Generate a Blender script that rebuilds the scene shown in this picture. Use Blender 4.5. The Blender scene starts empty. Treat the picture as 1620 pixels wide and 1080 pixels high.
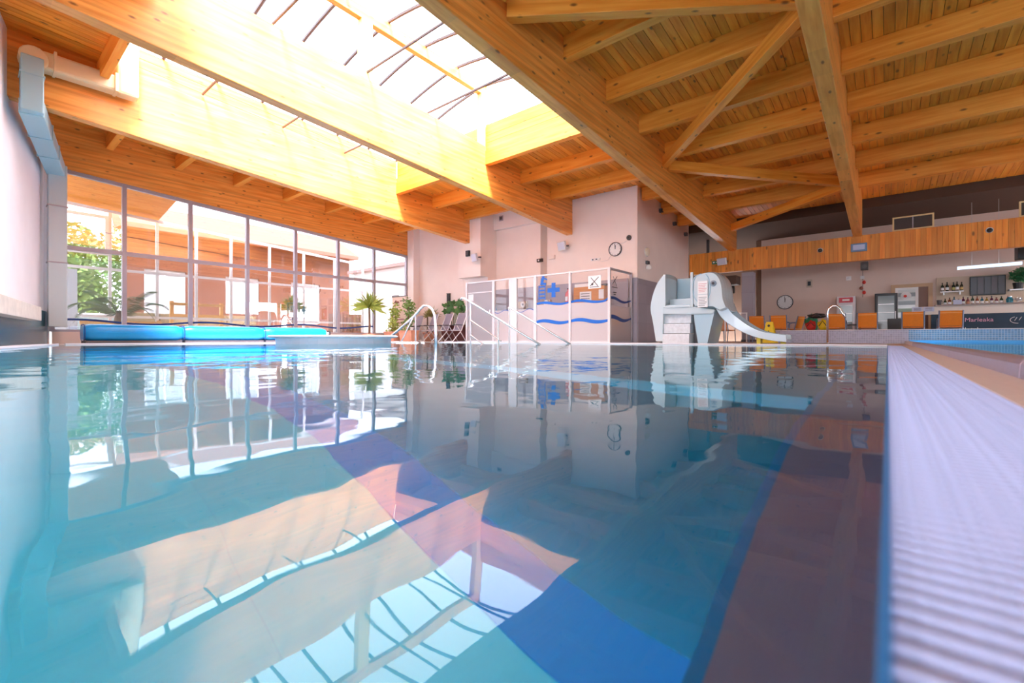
import bpy, bmesh, math, random
from mathutils import Vector, Matrix
random.seed(7)
scene = bpy.context.scene
col = scene.collection
# ---------------------------------------------------------------- camera, sky, exposure
cam_d = bpy.data.cameras.new('camera'); cam = bpy.data.objects.new('camera', cam_d); col.objects.link(cam)
cam_d.sensor_width = 36.0; cam_d.lens = 16.0; cam_d.shift_y = -5.0/1620.0; cam_d.clip_start = 0.02; cam_d.clip_end = 300
cam.location = (0, 0, 0.13); cam.rotation_euler = (math.pi/2, 0, math.atan(594/720))
cam_d.dof.use_dof = True; cam_d.dof.focus_distance = 9.0; cam_d.dof.aperture_fstop = 2.8
scene.camera = cam
world = bpy.data.worlds.new('world'); scene.world = world; world.use_nodes = True
wb = world.node_tree.nodes['Background']; wb.inputs[0].default_value = (0.93, 0.93, 1.0, 1); wb.inputs[1].default_value = 9.0
vs = scene.view_settings
vs.view_transform = 'Standard'; vs.look = 'None'; vs.gamma = 1.0; vs.use_curve_mapping = False; vs.exposure = 0.08
sun_d = bpy.data.lights.new('hazy_sun', 'SUN'); sun_d.energy = 22.0; sun_d.angle = math.radians(12); sun_d.color = (1.0, .87, .98)
sun = bpy.data.objects.new('hazy_sun', sun_d); col.objects.link(sun); sun.location = (20, -10, 30)
sun.rotation_euler = Vector((-.60, .22, -.77)).to_track_quat('-Z', 'Y').to_euler()
scene.cycles.use_denoising = True
scene.cycles.max_bounces = 11; scene.cycles.diffuse_bounces = 5; scene.cycles.transparent_max_bounces = 16
scene.cycles.sample_clamp_indirect = 12
def portal(name, loc, rot, sx, sy):            # sampling aid at an opening to the sky; gives no light of its own
    l = bpy.data.lights.new(name, 'AREA'); l.shape = 'RECTANGLE'; l.size = sx; l.size_y = sy
    o = bpy.data.objects.new(name, l); col.objects.link(o); o.location = loc; o.rotation_euler = rot
    l.cycles.is_portal = True
portal('skylight_portal', (-8.6, 5.5, 7.3), (0, 0, 0), 9.4, 8.2)
portal('glass_wall_portal', (-16.9, 7.0, 2.2), (0, -math.pi/2, 0), 4.4, 11.4)
portal('bar_fill_portal', (9.6, 18.8, 1.95), (0, math.pi/2, 0), 2.7, 6.0)  # unseen opening, added to brighten the bar
portal('rear_fill_portal', (1.0, -6.1, 1.8), (math.pi/2, 0, 0), 16.5, 2.5)  # unseen openings behind the camera, added for fill light

# ---------------------------------------------------------------- helpers
class MB:
    def __init__(s): s.v = []; s.f = []
    def add(s, vs_, fs):
        n = len(s.v); s.v += [tuple(p) for p in vs_]; s.f += [tuple(i+n for i in f) for f in fs]; return s
    def box(s, x0, x1, y0, y1, z0, z1):
        return s.add([(x, y, z) for z in (z0, z1) for y in (y0, y1) for x in (x0, x1)],
                     [(0,2,3,1),(4,5,7,6),(0,1,5,4),(2,6,7,3),(0,4,6,2),(1,3,7,5)])
    def sbox(s, x0, x1, y0, y1, a, b):          # box following the roof slope, a and b measured from the beam soffit
        return s.add([(x, y, zb(y)+d) for d in (a, b) for y in (y0, y1) for x in (x0, x1)],
                     [(0,2,3,1),(4,5,7,6),(0,1,5,4),(2,6,7,3),(0,4,6,2),(1,3,7,5)])
    def bar(s, p, q, w, h=None, up=(0,0,1)):
        h = h or w; p = Vector(p); q = Vector(q); d = (q-p).normalized(); u = Vector(up)
        if abs(d.dot(u)) > .99: u = Vector((0,1,0))
        r = d.cross(u).normalized(); u = r.cross(d).normalized(); r = r*(w/2); u = u*(h/2)
        vs_ = [p-r-u, p+r-u, p+r+u, p-r+u, q-r-u, q+r-u, q+r+u, q-r+u]
        return s.add(vs_, [(0,3,2,1),(4,5,6,7),(0,1,5,4),(1,2,6,5),(2,3,7,6),(3,0,4,7)])
    def tube(s, pts, r, n=8, closed=False):
        pts = [Vector(p) for p in pts]; m = len(pts); base = len(s.v); N = Vector((0,0,1))
        rr = r if isinstance(r, (list, tuple)) else [r]*m
        prev = None
        for i, p in enumerate(pts):
            a = pts[i-1] if i > 0 else (pts[-1] if closed else p); b = pts[i+1] if i < m-1 else (pts[0] if closed else p)
            d = (b-a).normalized()
            if prev is None:
                prev = d.orthogonal().normalized()
            u = (prev - d*prev.dot(d)).normalized(); prev = u; w = d.cross(u)
            for k in range(n):
                t = 2*math.pi*k/n; s.v.append(tuple(p + (u*math.cos(t)+w*math.sin(t))*rr[i]))
        for i in range(m if closed else m-1):
            j = (i+1) % m
            for k in range(n):
                l = (k+1) % n; s.f.append((base+i*n+k, base+i*n+l, base+j*n+l, base+j*n+k))
        if not closed:
            s.f.append(tuple(base+k for k in range(n))[::-1]); s.f.append(tuple(base+(m-1)*n+k for k in range(n)))
        return s
    def lathe(s, prof, c=(0,0,0), n=16, axis='z', caps=True):
        base = len(s.v); c = Vector(c)
        for r, h in prof:
            for k in range(n):
                t = 2*math.pi*k/n; a, b = r*math.cos(t), r*math.sin(t)
                s.v.append(tuple(c + Vector({'z': (a,b,h), 'y': (a,h,-b), 'x': (h,a,b)}[axis])))
        for i in range(len(prof)-1):
            for k in range(n):
                l = (k+1) % n; s.f.append((base+i*n+k, base+i*n+l, base+(i+1)*n+l, base+(i+1)*n+k))
        if caps:
            s.f.append(tuple(base+k for k in range(n))[::-1]); s.f.append(tuple(base+(len(prof)-1)*n+k for k in range(n)))
        return s
    def prism(s, poly, plane, d0, d1):          # polygon in a plane, given depth along the third axis
        f = {'xz': lambda a,b,d: (a,d,b), 'yz': lambda a,b,d: (d,a,b), 'xy': lambda a,b,d: (a,b,d)}[plane]
        n = len(poly); vs_ = [f(a,b,d0) for a,b in poly] + [f(a,b,d1) for a,b in poly]
        fs = [tuple(range(n))[::-1], tuple(range(n, 2*n))] + [(i, (i+1)%n, n+(i+1)%n, n+i) for i in range(n)]
        return s.add(vs_, fs)
    def grid(s, P):                             # P[i][j] points
        base = len(s.v); h = len(P); w = len(P[0])
        for r in P: s.v += [tuple(p) for p in r]
        for i in range(h-1):
            for j in range(w-1):
                s.f.append((base+i*w+j, base+i*w+j+1, base+(i+1)*w+j+1, base+(i+1)*w+j))
        return s
    def mesh(s, name, mat, smooth=False):
        me = bpy.data.meshes.new(name); me.from_pydata(s.v, [], s.f)
        bm = bmesh.new(); bm.from_mesh(me); bmesh.ops.recalc_face_normals(bm, faces=bm.faces); bm.to_mesh(me); bm.free()
        if smooth:
            for p in me.polygons: p.use_smooth = True
        if mat: me.materials.append(mat)
        return me
    def obj(s, name, mat, parent=None, smooth=False, bevel=0.0, solid=0.0, sub=0):
        return link(name, s.mesh(name, mat, smooth), parent, bevel, solid, sub, smooth)
def link(name, me, parent=None, bevel=0.0, solid=0.0, sub=0, smooth=False):
    o = bpy.data.objects.new(name, me); col.objects.link(o)
    if parent is not None:
        o.parent = parent; o.matrix_parent_inverse = Matrix.Translation(-parent.location)
    if solid:
        m = o.modifiers.new('thickness', 'SOLIDIFY'); m.thickness = solid; m.offset = 0
    if bevel:
        m = o.modifiers.new('bevel', 'BEVEL'); m.width = bevel; m.segments = 2; m.limit_method = 'ANGLE'; m.angle_limit = .7
    if sub:
        m = o.modifiers.new('sub', 'SUBSURF'); m.levels = sub; m.render_levels = sub
    if smooth and (bevel or solid):
        try:
            m = o.modifiers.new('wn', 'WEIGHTED_NORMAL')
        except Exception: pass
    return o
def tag(o, label, cat, group=None):
    o['label'] = label; o['category'] = cat
    if group: o['group'] = group
    return o
def thing(name, label, cat, loc=(0,0,0), group=None):
    o = bpy.data.objects.new(name, None); o.empty_display_size = .1; col.objects.link(o); o.location = loc
    return tag(o, label, cat, group)
def struct(o): o['kind'] = 'structure'; return o
def stuff(o): o['kind'] = 'stuff'; return o
def dup(root, loc, rz=0.0, label=None):
    def cp(o, par):
        c = o.copy(); col.objects.link(c)
        if par is not None: c.parent = par
        for ch in o.children: cp(ch, c)
        return c
    r = cp(root, None); r.location = loc; r.rotation_euler = (0, 0, rz)
    if label: r['label'] = label
    return r
def text(name, s, size, mat, parent, at, rot, extrude=.002, shear=0.0):
    cu = bpy.data.curves.new(name, 'FONT'); cu.body = s; cu.size = size; cu.extrude = extrude; cu.resolution_u = 3; cu.shear = shear
    t = bpy.data.objects.new(name+'_src', cu); col.objects.link(t)
    dg = bpy.context.evaluated_depsgraph_get(); me = bpy.data.meshes.new_from_object(t.evaluated_get(dg))
    bpy.data.objects.remove(t); me.materials.clear(); me.materials.append(mat)
    me.transform(Matrix.Translation(at) @ rot.to_4x4())
    return link(name, me, parent)
FACE = Matrix(((1,0,0),(0,0,-1),(0,1,0)))        # lettering that faces -Y

# ---------------------------------------------------------------- materials
def nodes(name):
    m = bpy.data.materials.new(name); m.use_nodes = True; nt = m.node_tree
    return m, nt, nt.nodes['Principled BSDF'], nt.nodes['Material Output']
def plain(name, c, rough=.6, metal=0.0, noise=0.0, nscale=8.0, bump=0.0, spec=.5, emit=None, coat=0.0):
    m, nt, b, out = nodes(name)
    b.inputs['Base Color'].default_value = (*c, 1); b.inputs['Roughness'].default_value = rough
    b.inputs['Metallic'].default_value = metal; b.inputs['Specular IOR Level'].default_value = spec; b.inputs['Coat Weight'].default_value = coat
    tc = nt.nodes.new('ShaderNodeTexCoord'); n = nt.nodes.new('ShaderNodeTexNoise'); n.inputs['Scale'].default_value = nscale
    n.inputs['Detail'].default_value = 3; nt.links.new(tc.outputs['Object'], n.inputs['Vector'])
    if noise:
        r = nt.nodes.new('ShaderNodeValToRGB'); r.color_ramp.elements[0].position = .3; r.color_ramp.elements[1].position = .7
        r.color_ramp.elements[0].color = (*[x*(1-noise) for x in c], 1); r.color_ramp.elements[1].color = (*[min(1, x*(1+noise*.6)) for x in c], 1)
        nt.links.new(n.outputs['Fac'], r.inputs['Fac']); nt.links.new(r.outputs['Color'], b.inputs['Base Color'])
    if bump:
        bp = nt.nodes.new('ShaderNodeBump'); bp.inputs['Strength'].default_value = bump; bp.inputs['Distance'].default_value = .01
        nt.links.new(n.outputs['Fac'], bp.inputs['Height']); nt.links.new(bp.outputs['Normal'], b.inputs['Normal'])
    if emit:
        b.inputs['Emission Color'].default_value = (*emit[0], 1); b.inputs['Emission Strength'].default_value = emit[1]
    return m
def wood(name, axis, c0, c1, knot=(.16,.055,.012), lam=0.0, rough=.45, kscale=3.2, lamaxis=2, coat=.15, cior=1.5):
    m, nt, b, out = nodes(name); N = nt.nodes.new; L = nt.links.new
    tc = N('ShaderNodeTexCoord'); mp = N('ShaderNodeMapping'); sc = [9.0, 9.0, 9.0]; sc[axis] = .55
    mp.inputs['Scale'].default_value = sc; L(tc.outputs['Object'], mp.inputs['Vector'])
    oi = N('ShaderNodeObjectInfo'); off = N('ShaderNodeVectorMath'); off.operation = 'ADD'
    sc2 = N('ShaderNodeVectorMath'); sc2.operation = 'SCALE'; sc2.inputs[0].default_value = (37, 53, 71); L(oi.outputs['Random'], sc2.inputs['Scale'])
    L(mp.outputs['Vector'], off.inputs[0]); L(sc2.outputs['Vector'], off.inputs[1])
    n = N('ShaderNodeTexNoise'); n.inputs['Scale'].default_value = 1.6; n.inputs['Detail'].default_value = 5; n.inputs['Distortion'].default_value = .4
    L(off.outputs['Vector'], n.inputs['Vector'])
    r = N('ShaderNodeValToRGB'); r.color_ramp.elements[0].position = .32; r.color_ramp.elements[1].position = .68
    r.color_ramp.elements[0].color = (*c0, 1); r.color_ramp.elements[1].color = (*c1, 1); L(n.outputs['Fac'], r.inputs['Fac'])
    cur = r.outputs['Color']
    if lam:                                      # glued layers
        sx = N('ShaderNodeSeparateXYZ'); L(tc.outputs['Object'], sx.inputs['Vector'])
        ml = N('ShaderNodeMath'); ml.operation = 'MULTIPLY'; ml.inputs[1].default_value = 1/lam; L(sx.outputs[lamaxis], ml.inputs[0])
        fl = N('ShaderNodeMath'); fl.operation = 'FLOOR'; L(ml.outputs[0], fl.inputs[0])
        cx = N('ShaderNodeMath'); cx.operation = 'MULTIPLY'; cx.inputs[1].default_value = .23; L(sx.outputs[axis], cx.inputs[0])
        ad = N('ShaderNodeMath'); ad.operation = 'ADD'; L(fl.outputs[0], ad.inputs[0]); L(oi.outputs['Random'], ad.inputs[1])
        wn = N('ShaderNodeTexWhiteNoise'); wn.noise_dimensions = '1D'; L(ad.outputs[0], wn.inputs['W'])
        hs = N('ShaderNodeHueSaturation'); L(cur, hs.inputs['Color'])
        mr = N('ShaderNodeMapRange'); mr.inputs['To Min'].default_value = .86; mr.inputs['To Max'].default_value = 1.1; L(wn.outputs['Value'], mr.inputs['Value'])
        L(mr.outputs['Result'], hs.inputs['Value']); cur = hs.outputs['Color']
    else:                                        # boards differ a little
        hs = N('ShaderNodeHueSaturation'); L(cur, hs.inputs['Color'])
        mr = N('ShaderNodeMapRange'); mr.inputs['To Min'].default_value = .8; mr.inputs['To Max'].default_value = 1.14; L(oi.outputs['Random'], mr.inputs['Value'])
        L(mr.outputs['Result'], hs.inputs['Value']); cur = hs.outputs['Color']
    mk = N('ShaderNodeMapping'); sk = [kscale]*3; sk[axis] = kscale*.42; mk.inputs['Scale'].default_value = sk
    L(tc.outputs['Object'], mk.inputs['Vector']); of2 = N('ShaderNodeVectorMath'); of2.operation = 'ADD'; L(mk.outputs['Vector'], of2.inputs[0]); L(sc2.outputs['Vector'], of2.inputs[1])
    vo = N('ShaderNodeTexVoronoi'); vo.inputs['Scale'].default_value = 1.0; L(of2.outputs['Vector'], vo.inputs['Vector'])
    kr = N('ShaderNodeMapRange'); kr.inputs['From Min'].default_value = .07; kr.inputs['From Max'].default_value = .16
    kr.inputs['To Min'].default_value = .85; kr.inputs['To Max'].default_value = 0; L(vo.outputs['Distance'], kr.inputs['Value'])
    mx = N('ShaderNodeMixRGB'); L(kr.outputs['Result'], mx.inputs['Fac']); L(cur, mx.inputs['Color1']); mx.inputs['Color2'].default_value = (*knot, 1)
    L(mx.outputs['Color'], b.inputs['Base Color']); b.inputs['Roughness'].default_value = rough; b.inputs['Coat Weight'].default_value = coat; b.inputs['Coat Roughness'].default_value = .4; b.inputs['Coat IOR'].default_value = cior; b.inputs['Specular IOR Level'].default_value = .4
    bp = N('ShaderNodeBump'); bp.inputs['Strength'].default_value = .12; bp.inputs['Distance'].default_value = .004
    L(n.outputs['Fac'], bp.inputs['Height']); L(bp.outputs['Normal'], b.inputs['Normal'])
    return m
def tiles(name, c, grout, size, rough=.35, var=.08, planes='xy', ratio=1.0, mort=.02):
    m, nt, b, out = nodes(name); N = nt.nodes.new; L = nt.links.new
    tc = N('ShaderNodeTexCoord'); sx = N('ShaderNodeSeparateXYZ'); cb = N('ShaderNodeCombineXYZ'); L(tc.outputs['Object'], sx.inputs[0])
    L(sx.outputs['XYZ'.index(planes[0].upper())], cb.inputs[0]); L(sx.outputs['XYZ'.index(planes[1].upper())], cb.inputs[1])
    br = N('ShaderNodeTexBrick'); br.offset = 0; br.inputs['Scale'].default_value = 1/size
    br.inputs['Mortar Size'].default_value = mort; br.inputs['Brick Width'].default_value = ratio; br.inputs['Row Height'].default_value = 1
    br.inputs['Color1'].default_value = (*[x*(1-var) for x in c], 1); br.inputs['Color2'].default_value = (*[min(1, x*(1+var)) for x in c], 1)
    br.inputs['Mortar'].default_value = (*grout, 1); L(cb.outputs[0], br.inputs['Vector'])
    L(br.outputs['Color'], b.inputs['Base Color']); b.inputs['Roughness'].default_value = rough
    return m
def pane_glass(name, refl, tint=(1,1,1), rough=0.0):
    m, nt, b, out = nodes(name); N = nt.nodes.new; L = nt.links.new; nt.nodes.remove(b)
    t = N('ShaderNodeBsdfTransparent'); t.inputs['Color'].default_value = (*tint, 1)
    g = N('ShaderNodeBsdfGlossy'); g.inputs['Roughness'].default_value = rough
    f = N('ShaderNodeLayerWeight'); f.inputs['Blend'].default_value = .5       # same from both sides of the sheet
    pw_ = N('ShaderNodeMath'); pw_.operation = 'POWER'; pw_.inputs[1].default_value = 5; L(f.outputs['Facing'], pw_.inputs[0])
    mr = N('ShaderNodeMapRange'); mr.inputs['To Min'].default_value = refl; mr.inputs['To Max'].default_value = 1.0
    L(pw_.outputs[0], mr.inputs['Value'])
    mx = N('ShaderNodeMixShader'); L(mr.outputs['Result'], mx.inputs['Fac']); L(t.outputs[0], mx.inputs[1]); L(g.outputs[0], mx.inputs[2]); L(mx.outputs[0], out.inputs['Surface'])
    return m
def frosted(name, c, clear):
    m, nt, b, out = nodes(name); N = nt.nodes.new; L = nt.links.new; nt.nodes.remove(b)
    t = N('ShaderNodeBsdfTransparent'); d = N('ShaderNodeBsdfDiffuse'); tr = N('ShaderNodeBsdfTranslucent')
    d.inputs['Color'].default_value = (*c, 1); tr.inputs['Color'].default_value = (*c, 1)
    m1 = N('ShaderNodeMixShader'); m1.inputs['Fac'].default_value = .45; L(d.outputs[0], m1.inputs[1]); L(tr.outputs[0], m1.inputs[2])
    m2 = N('ShaderNodeMixShader'); m2.inputs['Fac'].default_value = clear; L(m1.outputs[0], m2.inputs[1]); L(t.outputs[0], m2.inputs[2])
    L(m2.outputs[0], out.inputs['Surface']); return m
def water_mat(name, tint, amp, scale):
    m, nt, b, out = nodes(name); N = nt.nodes.new; L = nt.links.new; nt.nodes.remove(b)
    g = N('ShaderNodeBsdfGlass'); g.inputs['IOR'].default_value = 1.33; g.inputs['Roughness'].default_value = 0.0; g.inputs['Color'].default_value = (*tint, 1)
    tc = N('ShaderNodeTexCoord'); n1 = N('ShaderNodeTexNoise'); n1.inputs['Scale'].default_value = scale; n1.inputs['Detail'].default_value = 3.0; n1.inputs['Roughness'].default_value = .45
    n2 = N('ShaderNodeTexNoise'); n2.inputs['Scale'].default_value = scale*.28; n2.inputs['Detail'].default_value = 1.0
    L(tc.outputs['Object'], n1.inputs['Vector']); L(tc.outputs['Object'], n2.inputs['Vector'])
    b1 = N('ShaderNodeBump'); b1.inputs['Strength'].default_value = 1; b1.inputs['Distance'].default_value = amp*.42; L(n1.outputs['Fac'], b1.inputs['Height'])
    b2 = N('ShaderNodeBump'); b2.inputs['Strength'].default_value = 1; b2.inputs['Distance'].default_value = amp; L(n2.outputs['Fac'], b2.inputs['Height']); L(b1.outputs['Normal'], b2.inputs['Normal'])
    L(b2.outputs['Normal'], g.inputs['Normal']); L(g.outputs[0], out.inputs['Surface']); return m

W0, W1 = (.78,.265,.03), (.98,.43,.095)
w_beam = wood('glulam_spruce', 1, W0, W1, lam=.045, kscale=6.0, coat=.4, cior=1.6)
w_purlin = wood('spruce_purlin', 0, (.82,.26,.02), (1.0,.42,.065), lam=0, kscale=5.5)
w_plank = wood('spruce_plank', 1, (.80,.235,.016), (1.0,.40,.05), lam=0, kscale=5.0)
w_fascia = wood('spruce_fascia', 2, (.76,.23,.016), (.96,.39,.055), kscale=4.2)
w_dark = wood('roof_board_back', 1, (.30,.14,.04), (.4,.2,.06))
m_pink = plain('wall_plaster_pink', (.96,.855,.80), .85, noise=.03, nscale=1.5)
m_white = plain('wall_plaster_white', (.86,.86,.89), .85, noise=.04, nscale=1.2)
m_barwall = plain('wall_plaster_rose', (.82,.66,.58), .85, noise=.04, nscale=1.0)
m_greytile = tiles('grey_wall_tile', (.36,.34,.40), (.26,.25,.29), .62, planes='xz', rough=.4, mort=.006, var=.06)
m_greytile_y = tiles('grey_wall_tile_side', (.36,.34,.40), (.26,.25,.29), .62, planes='yz', rough=.4, mort=.006, var=.06)
m_deck = tiles('deck_tile', (.66,.56,.50), (.5,.43,.39), .15, rough=.4, var=.05)
m_teal = plain('parapet_teal', (.02,.10,.15), .25, noise=.25, nscale=2.5)
m_frame = plain('frame_grey', (.44,.42,.47), .4, metal=.3)
m_frame_w = plain('frame_white', (.82,.80,.82), .35)
m_glass_wall = pane_glass('solar_glass', .22, (.80,.81,.83))
m_glass = pane_glass('clear_glass', .045)
m_poly = pane_glass('skylight_sheet', .03, (.96,.97,.99))
m_steel = plain('brushed_steel', (.62,.62,.68), .28, metal=.9, noise=.05, nscale=20)
m_chrome = plain('polished_steel', (.86,.86,.88), .12, metal=1.0)
m_silver = plain('silver_paint', (.74,.74,.76), .35, metal=.4)
m_black = plain('black_plastic', (.02,.02,.022), .4)
m_darkgrey = plain('dark_grey', (.09,.09,.10), .5)
m_paper = plain('white_paper', (.9,.9,.9), .8)
m_ink = plain('dark_ink', (.06,.06,.07), .8)
m_blue = plain('blue_film', (.01,.15,.62), .4)
m_navy = plain('navy_film', (.012,.05,.22), .4)

def zb(y): return 3.42 + .066*(18.5 - y)         # soffit of the main beams: the roof falls away from the camera

# ---------------------------------------------------------------- the setting: pool, deck, walls
PX = [(0,-5), (0,10.6), (-14.2,10.6), (-14.2,1.38), (-6.9,-.08), (-6.9,-5)]
def deck_piece(poly): return poly
d = MB()
# floor around the pools, one slab in strips
for poly in ([(-16.5,10.6),(-16.5,23),(9.5,23),(9.5,15.5),(.34,15.5),(.34,10.6)],
             [(-16.5,1.0),(-16.5,10.6),(-14.2,10.6),(-14.2,1.38)],
             [(-16.5,1.0),(-14.2,1.38),(-7,-.06),(-7,-.7),(-16.5,.9)],
             [(0,-5),(0,10.6),(.34,10.6),(.34,-5)], [(-7,-5),(-7,-6.3),(.34,-6.3),(.34,-5)]):
    d.prism(poly, 'xy', -.35, -.006)
floor = struct(d.obj('floor', m_deck))
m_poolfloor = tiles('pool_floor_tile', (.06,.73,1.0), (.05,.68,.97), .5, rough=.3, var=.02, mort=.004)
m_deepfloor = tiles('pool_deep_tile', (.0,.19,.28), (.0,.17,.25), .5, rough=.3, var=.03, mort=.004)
m_poolwall = plain('pool_wall_steel', (.27,.24,.38), .35, metal=.25, noise=.06, nscale=3)
m_poolwall_b = plain('pool_wall_aqua', (.12,.66,.88), .35, noise=.04, nscale=3)
m_stripe = plain('pool_stripe', (.0,.36,.95), .4)
YS = 1.15; ZS, ZD = -1.25, -1.75                 # depth step at YS
pf = MB().box(-14.2, 0, -5, YS, ZS-.1, ZS); pool_floor = struct(pf.obj('floor_pool_shallow', m_poolfloor))
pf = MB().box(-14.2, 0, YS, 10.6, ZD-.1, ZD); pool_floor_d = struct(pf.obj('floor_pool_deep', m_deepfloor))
pw = MB().box(-.17, .0, -5, 10.6, -1.75, -.5); struct(pw.obj('trim_pool_ledge', m_poolwall))
pw = MB().box(-.19, -.17, -5, 10.6, -1.75, -.501); struct(pw.obj('trim_pool_ledge_edge', plain('ledge_edge_blue', (.0,.22,.55), .4)))
pw = MB().box(0, .012, -5, 10.6, -1.8, -.03); struct(pw.obj('wall_pool_right', m_poolwall))
pw = MB().box(-14.2, 0, 10.6, 10.64, -1.8, -.03); struct(pw.obj('wall_pool_far', m_poolwall_b))
pw = MB().box(-14.24, -14.2, 1.3, 10.6, -1.8, -.03); pw.prism([(-14.2,1.38),(-7,-.06),(-7,-.1),(-14.2,1.34)], 'xy', -1.8, -.03); pw.box(-7.04,-7,-5,0,-1.8,-.03)
struct(pw.obj('wall_pool_left', m_poolwall_b))
pw = MB().box(-7, 0, -5.04, -5, -1.8, -.03); struct(pw.obj('wall_pool_near', m_poolwall_b))
st = MB().box(-14.2, -.19, YS-.22, YS, ZS, ZS+.004); struct(st.obj('trim_pool_stripe', m_stripe))
st = MB().box(-14.2, -.19, 2.98, 3.24, ZD, ZD+.004); struct(st.obj('trim_pool_stripe_far', plain('pool_stripe_light', (.04,.68,.98), .4)))
m_water = water_mat('pool_water', (.86,.98,1.0), .010, 2.6)
wt = MB().add([(x, y, -.012) for x, y in PX], [(0,1,2,3,4,5)])
water = wt.obj('pool_water', m_water); water['label'] = 'clear blue water filling the main pool in the foreground'; water['category'] = 'water'

# walls
wl = MB().prism([(-16.5,1.35),(-7,-.55),(-7,-.75),(-16.5,1.15)], 'xy', .8, 7.0)
wl.box(-16.7,-16.45,1.0,1.44,-.02,5.6); wl.box(-7.2, -7, -6.2, -.55, -.3, 7.0); wall_left = struct(wl.obj('wall_left', m_white))
wp = MB().prism([(-16.5,1.42),(-7,-.48),(-7,-.75),(-16.5,1.15)], 'xy', -.02, .8); struct(wp.obj('trim_parapet', m_teal))
wbk = MB().box(-16.7, -11.9, 12.95, 13.15, -.02, 5.4)
wbk.box(-12.15,-11.9,13.15,14.0,-.02,5.4); wbk.box(-16.42, -16.0, 12.62, 12.95, -.02, 5.2); wbk.box(-16.62,-16.42,12.68,12.95,-.02,3.78); wbk.box(-13.1,-11.9,12.55,12.95,2.5,5.2)
struct(wbk.obj('wall_back', m_pink))
# tower block behind the lifeguard cabin, with its recess and bulkhead
tw = MB().box(-9.55, -6.29, 13.6, 13.8, -.02, 5.4).box(-6.29, -6.09, 13.6, 18.4, -.02, 5.2)
tw.box(-12.1, -9.55, 13.85, 14.0, -.02, 5.4).box(-11.95,-9.75,13.45,13.86,-.02,4.35); tw.box(-12.1, -9.2, 13.3, 13.86, 4.36, 5.4)
tw.box(-11.9,-6.3,13.9,14.0,5.3,5.5)
struct(tw.obj('wall_tower', m_pink))
wn = MB().box(-16.5, -6.2, 18.3, 18.5, -.02, 5.2); struct(wn.obj('wall_behind_tower', m_pink))
wb_ = MB().box(-4.2, 9.5, 22.0, 22.2, -.02, 5.0); struct(wb_.obj('wall_bar', m_barwall))
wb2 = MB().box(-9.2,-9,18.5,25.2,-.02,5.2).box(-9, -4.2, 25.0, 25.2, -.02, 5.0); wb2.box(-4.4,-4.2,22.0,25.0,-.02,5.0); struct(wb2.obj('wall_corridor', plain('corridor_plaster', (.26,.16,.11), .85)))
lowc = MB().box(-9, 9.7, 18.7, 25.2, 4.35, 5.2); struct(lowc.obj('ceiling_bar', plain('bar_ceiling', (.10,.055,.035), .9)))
wr = MB().box(9.5, 9.7, -6.2, 15.8, -.3, 7.0).box(9.5, 9.7, 15.8, 21.8, -.3, .6).box(9.5, 9.7, 15.8, 21.8, 3.3, 7.0).box(9.5, 9.7, 18.2, 18.5, .6, 3.3).box(9.5, 9.7, 21.8, 25.2, -.3, 7.0); struct(wr.obj('wall_right', m_pink))  # the gap at the bar end is an added opening that lights the bar
struct(MB().box(-60, 60, -60, -6.5, -.5, -.35).box(9.8, 60, -6.5, 60, -.5, -.35).obj('floor_forecourt', plain('forecourt', (.30,.28,.26), .9, noise=.2, nscale=1)))
wn2 = MB().box(-7.2, 9.7, -6.4, -6.2, -.3, .6).box(-7.2, 9.7, -6.4, -6.2, 3.0, 7.0)  # open band between sill and head is added to let in fill light
for x in (-7.2, -3.6, 0, 3.6, 7.2, 9.4): wn2.box(x, x+.3, -6.4, -6.2, .6, 3.0)
struct(wn2.obj('wall_near', m_white))

# ---------------------------------------------------------------- roof
ceiling = struct(MB().sbox(-.75, 9.7, -6.4, 18.7, 1.27, 1.42).sbox(-4.5, -.75, -6.4, 18.7, 1.27, 1.42).sbox(-12.6,-4.5,-6.4,1.8,1.27,1.42)
    .sbox(-12.6,-4.5,9.25,18.7,1.27,1.42).sbox(-16.7,-12.6,-6.4,18.7,1.27,1.42).obj('ceiling', w_dark))
def planks(x0, x1, y0, y1):
    n = round((x1-x0)/.145); w = (x1-x0)/n
    me = MB().add([(x, y, -.066*y+d) for d in (0, .045) for y in (y0, y1) for x in (.004, w-.004)],
                  [(0,2,3,1),(4,5,7,6),(0,1,5,4),(2,6,7,3),(0,4,6,2),(1,3,7,5)]).mesh('plank', w_plank)
    for i in range(n):
        o = bpy.data.objects.new('plank', me); col.objects.link(o); o.parent = ceiling
        o.location = (x0+i*w, 0, zb(0)+1.22+random.uniform(-.003, .003))
planks(-.63, 4.45, -2.0, 18.6); planks(-4.38, -.87, -2.0, 18.6)
planks(-12.48, -8.72, 9.25, 14.0); planks(-8.48, -4.62, 9.25, 18.6); planks(-12.48, -8.72, .3, 1.8); planks(-8.48, -4.62, -1.0, 1.8)
planks(-16.43,-12.72, 1.0, 12.9)
def purlin(x0, x1, y, a=.82, b=1.215, w=.16):
    return MB().sbox(x0, x1, y-w/2, y+w/2, a, b).obj('purlin', w_purlin, ceiling, bevel=.008)
for k in range(-1, 9):
    y = 3.67 + 1.565*k
    purlin(-4.38, -.87, y); purlin(-.63, 4.45, y)
for y in (10.75, 12.3): purlin(-8.48, -4.62, y); purlin(-12.48, -8.72, y)
for y in (13.9, 15.5, 17.1): purlin(-6.05, -4.62, y)
for y in (.1,): purlin(-8.48, -4.62, y)
for k in range(7): purlin(-16.43, -12.72, 2.6+1.565*k)
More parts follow.
